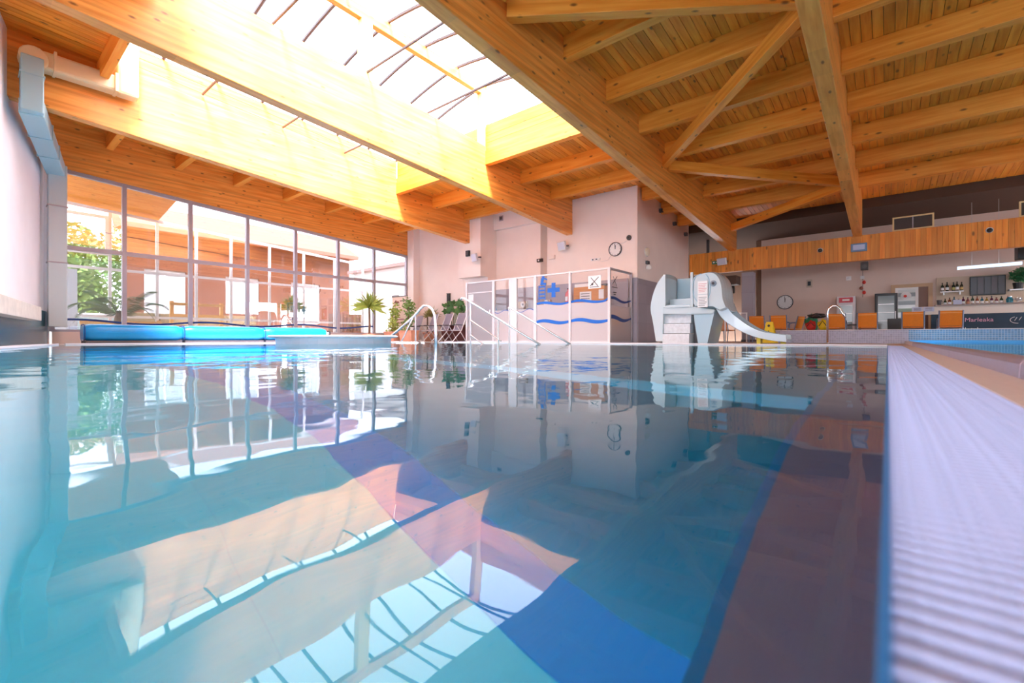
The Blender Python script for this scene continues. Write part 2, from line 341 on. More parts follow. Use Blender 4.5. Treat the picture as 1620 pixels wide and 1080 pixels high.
def brace(p, q):
    p = Vector((p[0], p[1], zb(p[1])+.70)); q = Vector((q[0], q[1], zb(q[1])+.70))
    o = MB().box(0, (q-p).length, -.085, .085, -.125, .125).obj('brace', w_purlin, ceiling, bevel=.008)
    o.location = p; o.rotation_euler = (q-p).to_track_quat('X', 'Z').to_euler(); return o
brace((-4.38,5.2), (-.87,7.45)); brace((-4.38,11.4), (-.87,7.6)); brace((-4.38,11.6), (-.87,15.2)); brace((-4.38,17.9), (-.87,15.4)); brace((-4.38,3.6),(-.87,.2)); brace((-4.38,4.0),(-4.1,4.9))
beams = {}
for nm, x, y0, y1, lab in (('b0', -16.55, 1.2, 12.95, 'glulam roof beam running along the top of the glass wall'),
                           ('b1', -12.6, .45, 13.84, 'glulam roof beam carrying the cream duct bend, under the skylight edge'),
                           ('b2', -8.6, -.2, 13.6, 'bright glulam roof beam under the middle of the skylight'),
                           ('b3', -4.5, -6.3, 18.62, 'large glulam roof beam on the right of the skylight with diagonal braces'),
                           ('b4', -.75, -6.3, 18.62, 'glulam roof beam overhead at the right, ending above the framed floodlight')):
    o = MB().sbox(x-.12, x+.12, y0, y1, 0, 1.34).obj('roof_beam', w_beam, bevel=.012); tag(o, lab, 'beam'); beams[nm] = o
# skylight over the two middle bays
sky = thing('skylight', 'long barrel skylight with grey glazing bars over the pool', 'skylight', (-8.6, 5.5, 5.5))
SY0, SY1 = 1.84, 9.2
for x in (-12.6, -4.5):
    for k in range(3): MB().sbox(x-.05, x+.05, SY0, SY1, 1.345+.2*k, 1.54+.2*k).obj('kerb_board', w_beam, sky, bevel=.004)
for y in (SY0, SY1):
    for x0, x1 in ((-12.48,-8.72), (-8.48,-4.62)):
        MB().sbox(x0, x1, y-.07, y+.07, .84, 1.22).obj('trimmer', w_purlin, sky, bevel=.006)
        for k in range(3): MB().sbox(x0, x1, y-.04, y+.04, 1.235+.2*k, 1.43+.2*k+(.1 if k == 2 else 0)).obj('kerb_board', w_purlin, sky, bevel=.004)
def rz(y): return 6.80 + .02*(9.2-y)
MB().add([(x, y, rz(y)+d_) for d_ in (0,.27) for y in (SY0, SY1+.06) for x in (-8.67,-8.53)], [(0,2,3,1),(4,5,7,6),(0,1,5,4),(2,6,7,3),(0,4,6,2),(1,3,7,5)]).obj('ridge_purlin', w_beam, sky, bevel=.008)
for y in (1.9, 5.5, 9.15): MB().box(-8.69, -8.51, y-.13, y+.13, zb(y)+1.34, rz(y)+.02).obj('post', plain('post_spruce', (.82,.48,.15), .5) if y == 1.9 else bpy.data.materials['post_spruce'], sky, bevel=.006)
def arch(y, side, n=8):
    k0 = zb(y)+1.94; k1 = rz(y)+.30; r_ = []
    for i in range(n+1):
        t = i/n; r_.append(Vector((-8.6+side*4.08*t, y, k1-(k1-k0)*(t*t*.72+t*.28))))
    return r_
m_bar = plain('glazing_bar_grey', (.10,.10,.12), .5)
ys = [SY0+.02+1.05*k for k in range(8)]
for y in ys:
    for s_ in (-1, 1): MB().tube(arch(y, s_), .042, 6).obj('glazing_bar', m_bar, sky)
for a, b_ in zip(ys[:-1], ys[1:]):
    for s_ in (-1, 1): MB().grid([[p+Vector((0,0,.03)) for p in arch(a, s_)], [p+Vector((0,0,.03)) for p in arch(b_, s_)]]).obj('skylight_pane', m_poly, sky)
for y in (SY0+.02, ys[-1]):
    for s_ in (-1, 1):
        A = arch(y, s_); MB().grid([A, [Vector((p.x, y, zb(y)+1.9)) for p in A]]).obj('gable_pane', m_poly, sky)
for k, y in enumerate((3.65, 5.5, 7.3)):
    for x0, x1 in ((-12.5,-8.6), (-8.6,-4.6)): MB().tube([(x0, y, zb(y)+1.5), (x1, y, zb(y)+1.5)], .028, 6).obj('tie_rod', m_bar, sky)

# fascia of upright boards under the end of the roof
fas = struct(MB().box(-6.09, 9.5, 18.54, 18.66, 2.64, 3.46).obj('trim_fascia', w_fascia))
nb = 78; bw = 9.4/nb
fme = MB().box(.002, bw-.002, -.02, .02, 0, .80).mesh('board', w_fascia)
for i in range(nb):
    o = bpy.data.objects.new('board', fme); col.objects.link(o); o.parent = fas; o.location = (-6.09+i*bw, 18.515+random.uniform(-.003,.003), 2.65)
# ---------------------------------------------------------------- glass wall on the left (plane X = -16.5)
GX = -16.5
MY = [1.49, 2.92, 4.49, 6.10, 7.70, 9.35, 10.96, 12.62]
ZT = 2.50
win = struct(MB().box(GX-.05, GX+.07, MY[0], MY[-1], -.02, .30).obj('window_1', plain('plinth_beige', (.72,.62,.56), .6)))
for i, y in enumerate(MY): MB().box(GX-.06, GX+.06, y-.05, y+.05, .30, zb(y)-.005).obj('mullion', m_frame, win)
for a, b in zip(MY[:-1], MY[1:]):
    MB().box(GX-.05, GX+.05, a+.05, b-.05, ZT-.055, ZT+.055).obj('transom', m_frame, win)
    MB().box(GX-.05, GX+.05, a+.05, b-.05, .30, .36).obj('sill', m_frame, win)
    MB().add([(x, y, zb(y)+d_) for d_ in (-.10, -.006) for y in (a+.05, b-.05) for x in (GX-.05, GX+.05)], [(0,2,3,1),(4,5,7,6),(0,1,5,4),(2,6,7,3),(0,4,6,2),(1,3,7,5)]).obj('head', m_frame, win)
    MB().box(GX-.006, GX+.006, a+.05, b-.05, .36, ZT-.055).obj('pane', m_glass_wall, win)
    MB().add([(x, y, z) for x in (GX-.006, GX+.006) for (y, z) in ((a+.05, ZT+.055), (b-.05, ZT+.055), (b-.05, zb(b-.05)-.1), (a+.05, zb(a+.05)-.1))],
             [(0,1,2,3),(7,6,5,4),(0,4,5,1),(1,5,6,2),(2,6,7,3),(3,7,4,0)]).obj('pane', m_glass_wall, win)
    if b < 11.5:
        P = [[], []]
        for k in range(13):
            y = a+.06+(b-a-.12)*k/12; z = .55 + .05*math.sin((y-1.2)*2*math.pi/3.0)
            P[0].append((GX+.012, y, z)); P[1].append((GX+.012, y, z+.055))
        MB().grid(P).obj('wave_stripe', m_navy, win, solid=.004)
# outside the glass: terrace, outer screen, garden
m_terr = plain('terrace_paving', (.42,.37,.29), .8, noise=.15, nscale=2)
struct(MB().box(-30, -16.56, -8, 22, -.3, -.05).obj('floor_terrace', m_terr))
struct(MB().box(-70, -30, -40, 60, -.35, -.06).obj('floor_garden', plain('garden_ground', (.50,.45,.22), .9, noise=.3, nscale=.8)))
OX = -18.9
outer = thing('veranda_screen', 'white framed outer window screen seen beyond the glass wall', 'window', (OX, 7, 0))
OY = [1.66, 3.0, 4.2, 5.32, 6.43, 7.8, 9.17, 10.55, 11.95]
def zo(y): return 3.58 + .065*(11.95-y)
for y in OY: MB().box(OX-.04, OX+.04, y-.04, y+.04, -.05, zo(y)).obj('upright', m_frame_w, outer)
for a, b in zip(OY[:-1], OY[1:]):
    MB().bar((OX, a+.04, zo(a)-.04), (OX, b-.04, zo(b)-.04), .08, .09).obj('head_rail', m_frame_w, outer)
    for z in (2.3, .82): MB().box(OX-.035, OX+.035, a+.04, b-.04, z-.04, z+.04).obj('rail', m_frame_w, outer)
    MB().box(OX-.005, OX+.005, a+.04, b-.04, .86, 2.26).obj('pane', m_glass, outer)
    MB().box(OX-.005, OX+.005, a+.04, b-.04, 2.34, zo(b)-.1).obj('pane', m_glass, outer)
for k, (a, b) in enumerate(((1.7, 2.96),)):
    f = MB(); z0, z1 = 2.72, 3.95
    f.box(OX+.05, OX+.10, a, b, z0, z0+.09).box(OX+.05, OX+.10, a, b, z1-.09, z1).box(OX+.05, OX+.10, a, a+.09, z0+.09, z1-.09).box(OX+.05, OX+.10, b-.09, b, z0+.09, z1-.09)
    sash = f.obj('sash', m_frame_w, outer)
    MB().box(OX+.07, OX+.08, a+.09, b-.09, z0+.09, z1-.09).obj('pane', m_glass, sash)
vr = struct(MB().add([(x, y, (zb(y)+.12 if x > -17 else zo(y)+.06)+d_) for d_ in (0,.12) for y in (1.2, 4.3) for x in (-16.68, -19.3)], [(0,2,3,1),(4,5,7,6),(0,1,5,4),(2,6,7,3),(0,4,6,2),(1,3,7,5)]).obj('ceiling_pane_backing', w_plank))  # roof added behind the upper panes to imitate the beam's orange reflection
door = thing('veranda_door', 'grey veranda door with a lever handle behind the first pane', 'door', (-18.3, 1.9, 0))
MB().box(-18.35, -18.29, 1.62, 2.18, -.05, 2.15).obj('leaf', plain('door_grey', (.60,.62,.68), .5), door); MB().box(-18.29, -18.25, 1.70, 1.74, .92, 1.12).obj('handle', m_darkgrey, door); MB().box(-18.29, -18.27, 1.69, 1.76, 1.3, 1.75).obj('plate', m_darkgrey, door)
# house across the garden
hs = thing('garden_house', 'brown house front with bright windows beyond the veranda', 'building', (-26, 9, 0))
m_house = plain('house_render', (.15,.05,.02), .9, noise=.1, nscale=1)
for (y0, y1, z0, z1) in ((4.7,15.5,3.3,5.2),(4.7,15.5,-.06,.95),(4.7,5.3,.95,3.3),(6.9,8.6,.95,3.3),(8.6,10.2,.95,1.4),(10.2,11.9,.95,3.3),(13.6,15.5,.95,3.3)): MB().box(-26.4,-26, y0, y1, z0, z1).obj('wall', m_house, hs)
m_winlit = plain('far_window', (.45,.47,.48), .15)
for (y0, y1) in ((5.3,6.9),(8.6,10.2),(11.9,13.6)):
    w_ = MB().box(-26.2,-26.12, y0, y0+.09, 1.0, 3.3).box(-26.2,-26.12, y1-.09, y1, 1.0, 3.3).box(-26.2,-26.12,y0+.09,y1-.09,3.2,3.3).box(-26.2,-26.12,(y0+y1)/2-.04,(y0+y1)/2+.04,1.0,3.2).obj('window_frame', m_frame_w, hs)
    MB().box(-26.25,-26.2, y0, y1, .95, 3.3).obj('pane', m_winlit, w_)
MB().prism([(-26.9,5.1),(-25.4,5.0),(-25.4,5.2),(-28,6.6)], 'xz', 4.4, 15.8).obj('roof', plain('roof_tile', (.32,.13,.09), .8), hs)
wh = thing('white_annexe', 'white rendered annexe closing the terrace at the far end', 'building', (-19.5, 14.2, 0))
MB().box(-23, -16.9, 14.0, 14.3, -.05, 3.7).obj('wall', plain('annexe_white', (.92,.90,.92), .9), wh); MB().box(-23.2,-16.8,13.7,14.4,3.7,3.85).obj('roof_edge', plain('annexe_roof', (.35,.22,.2), .8), wh)
MB().box(-19.4, -18.9, 13.93, 14.0, 2.15, 2.3).obj('outdoor_lamp', m_darkgrey, wh)
cab = thing('garden_cabinet', 'brown slatted wooden cabinet outside near the annexe', 'cabinet', (-20.2, 11.6, 0))
for k in range(9): MB().box(-20.2,-20.12, 11.2+k*.17, 11.2+k*.17+.15, .1, 1.25).obj('slat', wood('cabinet_wood', 2, (.20,.09,.05), (.3,.15,.09)) if k == 0 else bpy.data.materials['cabinet_wood'], cab)
MB().box(-20.6,-20.2,11.18,12.75,-.05,1.3).obj('carcass', bpy.data.materials['cabinet_wood'], cab)
m_slat = wood('fence_larch', 1, (.72,.36,.08), (.85,.48,.14), kscale=2)
def fence(y0, y1, x, zs, lab):
    t = thing('timber_rail', lab, 'railing', (x, (y0+y1)/2, 0))
    for y in (y0, (y0+y1)/2, y1): MB().box(x-.05, x+.05, y-.05, y+.05, -.05, zs[-1]+.1).obj('post', m_slat, t)
    for z in zs: MB().box(x+.05, x+.08, y0-.08, y1+.08, z-.05, z+.05).obj('slat', m_slat, t)
fence(2.35, 4.2, -18.72, (.18,.62,), 'low orange timber rail on the terrace in front of the palm')
fence(4.75, 6.3, -19.5, (.2,.55,.95,1.35), 'taller orange slatted timber rail beyond the second mullion')
gpw = thing('garden_parapet', 'grey-green low parapet wall behind the palm outside', 'wall', (-22.3, .5, 0))
for k in range(5): MB().box(-22.45,-22.2,-3.0+k*1.35,-1.67+k*1.35,-.05,.98).obj('panel', plain('parapet_greygreen', (.20,.25,.24), .8, noise=.1, nscale=2) if k == 0 else bpy.data.materials['parapet_greygreen'], gpw)
MB().box(-22.5,-22.15,-3.0,3.75,.98,1.04).obj('cap', m_frame_w, gpw)
bench = thing('garden_wall', 'pale stone garden wall beside the orange timber rail', 'wall', (-21.5, 7, 0))
for k in range(4):
    for j in range(3): MB().box(-21.7,-21.4, 3.7+k*1.15, 4.82+k*1.15, -.05+j*.38, .32+j*.38).obj('stone', plain('pale_stone', (.30,.22,.11), .9, noise=.15, nscale=3) if (k, j) == (0,0) else bpy.data.materials['pale_stone'], bench, bevel=.02)
m_leafs = [plain('leaf_%d' % i, c, .55) for i, c in enumerate(((.14,.27,.08),(.22,.36,.09),(.09,.22,.06),(.40,.50,.10),(.16,.28,.16)))]
m_bark = plain('bark', (.20,.13,.08), .9, noise=.2, nscale=12)
def leafblob(mb, c, r, n, size, rng, squash=1.0):
    for _ in range(n):
        while True:
            p = Vector((rng.uniform(-1,1), rng.uniform(-1,1), rng.uniform(-1,1)))
            if p.length < 1: break
        p = Vector((p.x*r, p.y*r, p.z*r*squash)) + Vector(c)
        a = Vector((rng.uniform(-1,1), rng.uniform(-1,1), rng.uniform(-.6,.8))).normalized(); b = a.orthogonal().normalized()
        s_ = size*rng.uniform(.6,1.2)
        mb.add([p-a*s_, p+b*s_*.42, p+a*s_, p-b*s_*.42], [(0,1,2,3)])
def tree(x, y, h, r, mi, lab):
    rng = random.Random(int(y*100)+int(-x*10)); t = thing('garden_tree', lab, 'tree', (x, y, -.06), 'garden trees beyond the veranda')
    MB().tube([(x,y,-.06),(x+.1,y,h*.45),(x,y+.1,h*.8)], [.12,.09,.04], 7).obj('trunk', m_bark, t)
    f = MB()
    for k in range(7): leafblob(f, (x+rng.uniform(-r,r)*.6, y+rng.uniform(-r,r)*.7, h*.6+rng.uniform(-.3,.4)*h), r*.62, 420, .16, rng)
    f.obj('foliage', m_leafs[mi], t)
tree(-27, -2.2, 5.2, 1.5, 4, 'blue-green tree behind the veranda door, leftmost outside'); tree(-25, 2.6, 4.6, 1.5, 1, 'light green tree between the first two glass wall mullions'); tree(-33, 6.0, 6.0, 2.2, 0, 'green tree standing far behind the timber rail'); tree(-34, 12.0, 6.0, 2.4, 0, 'distant green tree above the brown house')
def frond(mb, base, az, length, rise, droop, wl, rng, n=16):
    d_ = Vector((math.cos(az), math.sin(az), 0)); side = Vector((-d_.y, d_.x, 0)); pts = []
    for k in range(n+1):
        t = k/n; pts.append(Vector(base) + d_*length*t + Vector((0,0,rise*t-droop*t*t)))
    mb.tube(pts, [.012*(1-.8*k/n)+.002 for k in range(n+1)], 4)
    for k in range(2, n+1):
        t = k/n; w = wl*(math.sin(math.pi*min(1, .15+t*.85))**.6)
        for s_ in (-1, 1):
            for sub in (0, .5):
                p = pts[k-1].lerp(pts[k], sub); q = p + side*s_*w*rng.uniform(.85,1.1) + d_*w*.75 + Vector((0,0,-.25*w))
                m_ = (p+q)/2; o_ = d_*.017
                mb.add([p-o_, m_-o_+Vector((0,0,.01)), q, m_+o_+Vector((0,0,.01))], [(0,1,2,3)])
def spiky(mb, c, n, length, width, rng, up=.2):
    for _ in range(n):
        az = rng.uniform(0, 2*math.pi); el = rng.uniform(-.35, 1.35)+up*.3; l = length*rng.uniform(.75,1.1)
        d_ = Vector((math.cos(az)*math.cos(el), math.sin(az)*math.cos(el), math.sin(el))); s_ = d_.cross(Vector((0,0,1))).normalized()*width
        p = Vector(c); m_ = p + d_*l*.5 + Vector((0,0,.05*l)); q = p + d_*l + Vector((0,0,-.12*l*math.cos(el)))
        mb.add([p-s_*.5, p+s_*.5, m_+s_, q, m_-s_], [(0,1,2,3,4)])
m_terra = plain('terracotta', (.72,.36,.24), .8, noise=.08, nscale=6)
def pot(t, x, y, z, r, h, mat=None):
    MB().lathe([(r*.72,0),(r*.95,h*.85),(r*1.08,h*.86),(r*1.08,h),(r*.9,h),(r*.9,h*.9),(.01,h*.9)], (x,y,z), 16, caps=False).obj('pot', mat or m_terra, t, smooth=False)
rng = random.Random(3)
pl = thing('palm', 'feathery date palm in the veranda behind the first glass panes', 'palm', (-17.6, 3.0, -.05)); pot(pl, -17.6, 3.0, -.05, .3, .45)
f = MB()
for az, l, ri, dr in ((1.5,1.25,1.7,1.5),(-1.4,1.2,1.6,1.5),(1.9,1.0,1.5,1.6),(-1.8,1.0,1.3,1.5),(.4,.8,1.7,1.2),(2.8,.7,1.6,1.0),(-.6,.8,1.7,1.3),(-2.6,.7,1.5,1.0),(1.35,.9,1.9,1.1),(-1.5,.8,1.9,1.2)): frond(f, (-17.6,3.0,.75), az, l, ri, dr, .34, rng)
f.obj('fronds', plain('palm_green', (.07,.16,.06), .5), pl); MB().lathe([(.09,0),(.12,.3),(.07,.6)], (-17.6,3.0,.35), 10).obj('trunk', m_bark, pl)
def yucca(x, y, h, lab, n=90, l=.6, w=.028, mi=1):
    t = thing('yucca', lab, 'plant', (x, y, -.05), 'yuccas along the glass wall'); pot(t, x, y, -.05, .24, .36)
    MB().tube([(x,y,.2),(x+.03,y,h*.5),(x,y,h)], [.055,.045,.04], 8).obj('stem', m_bark, t)
    f = MB(); spiky(f, (x,y,h), n, l, w, rng); f.obj('leaves', m_leafs[mi], t)
yucca(-17.7, 8.15, 1.25, 'green yucca on a bare stem outside the glass wall', 130, .62, .03, 1)
yucca(-15.9, 10.35, 1.35, 'tall spiky yucca indoors beside the last mullions', 110, .8, .022, 3)
# ---------------------------------------------------------------- overflow grates around the pool
m_grate = plain('grate_plastic', (.46,.53,.84), .45, noise=.08, nscale=160, bump=.5)
m_gutter = plain('gutter_dark', (.02,.06,.18), .6)
m_lip = plain('gutter_lip_blue', (.03,.25,.70), .35)
m_sand = plain('sand_strip', (.68,.64,.68), .6, noise=.06, nscale=40)
def bar_mesh(w, l, h):                             # one rounded cross bar, length along X
    pr = [(-w/2,0),(w/2,0),(w/2,h*.43),(w*.2,h),(-w*.2,h),(-w/2,h*.43)]
    m = MB().prism(pr, 'yz', 0, l)
    for k in (.25,.5,.75): m.box(l*k-.004, l*k+.004, -w/2-.008, w/2+.008, 0, h*.1)
    return m
PITCH, BW = .0178, .0098
grate = thing('overflow_grate', 'pale ribbed overflow grate along the near right pool edge', 'grate', (.1, 3, 0))
gm = bar_mesh(BW, .195, .014).mesh('grate_bar', m_grate)
Y0 = .06
for i in range(300):
    o = bpy.data.objects.new('grate_bar', gm); col.objects.link(o); o.parent = grate; o.matrix_parent_inverse = Matrix.Translation(-grate.location)
    o.location = (.0015, Y0+i*PITCH, -.014)
rest = MB(); pr = [(-BW/2,0),(BW/2,0),(BW/2,.006),(BW*.2,.014),(-BW*.2,.014),(-BW/2,.006)]
y = Y0+300*PITCH
while y < 10.58:
    rest.prism([(a+y, b-.014) for a, b in pr], 'yz', .0015, .1965); y += PITCH
for k in range(60): rest.prism([(a+Y0-(k+1)*PITCH, b-.014) for a, b in pr], 'yz', .0015, .1965)
stuff(rest.obj('grate_bars_far', m_grate, grate))
MB().box(-.0035, .0015, -2, 10.6, -.05, .002).obj('lip', m_lip, grate)
MB().box(.0015, .197, -2, 10.6, -.0147, -.0143).obj('tray', m_gutter, grate)
struct(MB().box(.198, .33, -5, 10.6, -.0055, .0005).obj('trim_sand_strip', m_sand))
def far_grate(name, p, q, n, lab):
    p = Vector((*p, 0)); q = Vector((*q, 0)); d_ = (q-p); L_ = d_.length; d_.normalize(); t_ = thing(name, lab, 'grate', p)
    m = MB(); k = int(L_/.04)
    for i in range(k): c = p + d_*(i*.04+.02); m.bar(c - n*0 + Vector((0,0,.006)), c + n*.24 + Vector((0,0,.006)), .027, .012)
    stuff(m.obj('grate_bars', m_gratew, t_)); MB().bar(p+n*.12, q+n*.12, .25, .004).obj('tray', m_gutterw, t_)
    MB().bar(p-n*.012+Vector((0,0,.004)), q-n*.012+Vector((0,0,.004)), .024, .024).obj('lip', m_gratew, t_)
m_gratew = plain('grate_white', (.88,.86,.90), .5); m_gutterw = plain('gutter_grey', (.35,.33,.38), .6)
far_grate('overflow_grate', (-12.0,10.61), (0,10.61), Vector((0,1,0)), 'white overflow grate along the far pool edge below the cabin')
far_grate('overflow_grate', (-6.9,-.07), (-14.0,1.35), Vector((-.1961,-.9806,0)), 'white overflow grate along the left wall parapet')
far_grate('overflow_grate', (-14.21,1.5), (-14.21,10.5), Vector((-1,0,0)), 'white overflow grate below the blue padded rolls')

# ---------------------------------------------------------------- second pool on the right: steel coping, water, mosaic wall
m_mosaic = tiles('mosaic_blue_grey', (.36,.36,.50), (.54,.54,.64), .05, planes='xz', rough=.35, mort=.07, var=.12)
m_mos_r = tiles('mosaic_blue', (.10,.27,.50), (.45,.58,.72), .05, planes='xz', rough=.35, mort=.07, var=.15)
m_cop = plain('coping_steel', (.36,.36,.50), .35, metal=.5, noise=.05, nscale=20)
cop = thing('steel_coping', 'rounded steel coping between the near grate and the second pool', 'coping', (.4, 3, 0))
pr = [(.331,0),(.334,.045),(.345,.062),(.365,.068),(.42,.062),(.43,.03),(.43,-.1),(.331,-.1)]
for a, b in ((-5,.72),(.725,2.2),(2.205,4.4),(4.405,10.59)):
    MB().add([(x, y, z) for y in (a, b) for x, z in pr], [tuple(range(8))[::-1], tuple(range(8,16))]+[(i,(i+1)%8,8+(i+1)%8,8+i) for i in range(8)]).obj('coping_length', m_cop, cop, bevel=.006)
struct(MB().box(.43, 9.5, -5, 15.5, -.7, -.6).obj('floor_second_pool', plain('second_pool_floor', (.35,.75,.95), .4)))
w2 = MB().add([(.43,-5,.035),(9.45,-5,.035),(9.45,15.42,.035),(.43,15.42,.035)], [(0,1,2,3)]).obj('second_pool_water', water_mat('second_pool_water', (.6,.9,1), .006, 3.5))
w2['label'] = 'flat water of the second pool at the right behind the steel coping'; w2['category'] = 'water'
struct(MB().box(.34, .43, 10.6, 15.42, -.3, .06).obj('trim_second_pool_kerb', m_sand))
led = thing('mosaic_wall', 'low mosaic tiled pool wall in front of the orange chairs', 'pool wall', (-1, 15.5, 0))
MB().box(-3.05, .42, 15.45, 15.7, -.01, .345).obj('tiled_face', m_mosaic, led); MB().box(.42, 9.45, 15.45, 15.7, -.6, .345).obj('tiled_face', m_mos_r, led)
MB().box(-3.07, 9.45, 15.42, 15.72, .345, .365).obj('coping', plain('coping_stone', (.66,.60,.62), .4), led)
MB().box(.44, 9.4, 15.40, 15.45, .03, .085).obj('water_band', plain('band_blue', (.0,.36,.85), .3), led)
hr = thing('pool_ladder_rail', 'hooked steel ladder rail in front of the mosaic wall', 'handrail', (-1.2, 15.0, 0))
MB().tube([(-1.25,14.9,-.01),(-1.25,14.9,.80),(-1.22,14.9,.92),(-1.14,14.9,1.0),(-1.05,14.9,1.0),(-.97,14.9,.92),(-.92,14.9,.8),(-.86,14.9,.66)], .026, 10).obj('tube', m_chrome, hr, smooth=True)
MB().lathe([(.06,0),(.06,.012),(.03,.02)], (-1.25,14.9,0), 12).obj('foot_flange', m_chrome, hr)

# ---------------------------------------------------------------- blue padded rolls, spa rim, rails
m_roll = plain('blue_vinyl', (.006,.30,.70), .3, noise=.05, nscale=4)
def roll(y0, y1, lab, cap):
    t = thing('padded_roll', lab, 'padding', (-15.3, (y0+y1)/2, 0), 'blue padded rolls below the glass wall')
    n = 14; P = []
    for i in range(n+1):
        u = i/n; y = y0+(y1-y0)*u; e = min(u, 1-u)*(y1-y0); k = min(1, .80+.2*math.sqrt(min(1, e/.10)))
        ring = []
        for j in range(21):
            a = 2*math.pi*j/20; c, s_ = math.cos(a), math.sin(a)
            ring.append((-15.3+.32*k*math.copysign(abs(c)**.55, c), y, .27+.215*k*math.copysign(abs(s_)**.6, s_)))
        P.append(ring)
    m = MB().grid(P); m.add([p for p in P[0][:-1]], [tuple(range(20))]); m.add([p for p in P[-1][:-1]], [tuple(range(20))])
    m.obj('cushion', m_roll, t, smooth=True)
    for y in (y0+.02,): MB().tube([(p[0]*1, y, p[2]) for p in [(-15.3+.315*math.copysign(abs(math.cos(a))**.55, math.cos(a)), 0, .27+.205*math.copysign(abs(math.sin(a))**.6, math.sin(a))) for a in [2*math.pi*k/20 for k in range(20)]]], .012, 6, closed=True).obj('piping', m_navy, t)
    MB().box(-15.62, -14.98, y0+.03, y1-.03, -.006, .07).obj('base_board', m_darkgrey, t)
    if cap:
        MB().lathe([(.09,0),(.09,.05),(.05,.06),(.05,.14)], (-15.2, y1, .3), 14, axis='y').obj('valve', m_paper, t); MB().lathe([(.10,0),(.10,.05)], (-15.2, y1+.14, .3), 14, axis='y').obj('hand_wheel', m_black, t)
roll(1.9, 3.92, 'blue padded roll at the left end below the first mullion', False); roll(3.93, 6.04, 'blue padded roll in the middle of the row', False); roll(6.05, 8.1, 'blue padded roll at the right end with a black hand wheel', True)
spa = thing('spa_rim', 'low round white spa rim rising from the pool before the rolls', 'spa', (-12.3, 6.9, 0))
MB().lathe([(1.55,-.5),(1.55,.13),(1.72,.15),(1.75,.185),(1.70,.21),(1.45,.21),(1.40,.17),(1.40,.02)], (-12.3,6.9,0), 40, caps=False).obj('rim', plain('spa_white', (.80,.80,.86), .35), spa, smooth=False)
MB().lathe([(0.01,.12),(1.40,.12)], (-12.3,6.9,0), 40, caps=False).obj('spa_water', plain('spa_water', (.45,.62,.78), .1), spa)
fo = MB(); rr = random.Random(5)
for k in range(120):
    a = rr.gauss(0, .5); b = rr.gauss(0, .32); fo.lathe([(.001,-.03),(.035,0),(.001,.02*rr.uniform(.6,1.6))], (-12.3+a*.7, 9.15+b*.6, 0), 6, caps=False)
o = fo.obj('water_foam', plain('foam', (.92,.94,.97), .7)); stuff(o); tag(o, 'white foam splashing at the foot of the curved rail', 'foam')
def rail_thing(lab): return thing('handrail', lab, 'handrail', (-10, 10, 0), 'steel handrails at the pool steps')
t = rail_thing('curved tubular handrail sloping into the spa foam')
m_railw = plain('rail_bright_steel', (.88,.87,.88), .2, metal=.7)
q = 9.55
MB().tube([(-13.95,q,-.1),(-13.3,q,.22),(-12.6,q,.58),(-12.05,q,.88),(-11.75,q,1.10),(-11.55,q,1.2),(-11.35,q,1.18),(-11.16,q,1.05),(-11.05,q,.85),(-11.0,q,.4),(-11.0,q,-.1)], .042, 10).obj('top_tube', m_railw, t, smooth=True)
for x, z in ((-12.1,.86),(-12.0,.9)): MB().tube([(x,q,z),(x-.75 if x < -12.05 else x,q,-.1)], .025, 8).obj('strut', m_railw, t)
t = rail_thing('steel stair rail with lower bars descending before the cabin door')
q = 8.95
MB().tube([(-9.25,q,1.22),(-9.2,q,1.26),(-9.1,q,1.24),(-6.5,q,-.02)], .026, 8).obj('top_tube', m_railw, t, smooth=True)
for x, z in ((-8.87,1.12),(-7.85,.62)): MB().tube([(x,q,z),(x,q,-.35)], .022, 8).obj('post', m_railw, t)
MB().tube([(-8.87,q,.63),(-7.75,q,.06)], .02, 8).obj('mid_bar', m_railw, t); MB().tube([(-8.87,q,.22),(-8.4,q,-.02)], .02, 8).obj('low_bar', m_railw, t)
t = rail_thing('plain steel stair rail descending before the lifeguard symbol')
q = 10.3
MB().tube([(-8.66,q,1.0),(-8.62,q,1.04),(-8.55,q,1.02),(-6.5,q,-.02)], .026, 8).obj('top_tube', m_railw, t, smooth=True)
MB().tube([(-8.6,q,1.03),(-8.6,q,-.35)], .024, 8).obj('post', m_railw, t)

# ---------------------------------------------------------------- duct in the left corner
duct = thing('air_duct', 'rectangular air duct bending from the roof beam down the left corner', 'duct', (-12.3, .9, 5.3))
m_cream = plain('duct_cream', (.80,.68,.42), .4, metal=.1); m_dteal = plain('duct_teal', (.36,.60,.68), .4, metal=.15)
def wy(x): return 1.35 - .2*(x+16.5)
MB().bar((-12.27,2.22,5.15), (-12.27,2.22,6.5), .36, .30, up=(1,0,0)).obj('riser', m_cream, duct, bevel=.06)
MB().bar((-12.27,.95,5.33), (-12.27,2.06,5.33), .30, .34).obj('run', m_cream, duct, bevel=.05)
MB().bar((-12.22,2.0,5.33), (-12.22,2.05,5.33), .33, .37).obj('flange', m_cream, duct)
MB().bar((-12.22,1.12,5.33), (-12.22,1.16,5.33), .33, .37).obj('flange', m_cream, duct)
MB().lathe([(.20,-.15),(.20,.15)], (-12.22,.86,5.30), 16, axis='x').obj('elbow', m_cream, duct, bevel=.02)
MB().bar((-12.22,.84,5.3), (-12.22,.84,4.28), .30, .34, up=(1,0,0)).obj('drop', m_dteal, duct, bevel=.02)
MB().bar((-12.22,.84,4.95), (-12.22,.84,4.98), .33, .37, up=(1,0,0)).obj('flange', m_dteal, duct)
MB().bar((-12.22,.84,4.40), (-16.0,1.52,4.32), .34, .30).obj('slope', m_dteal, duct, bevel=.02)
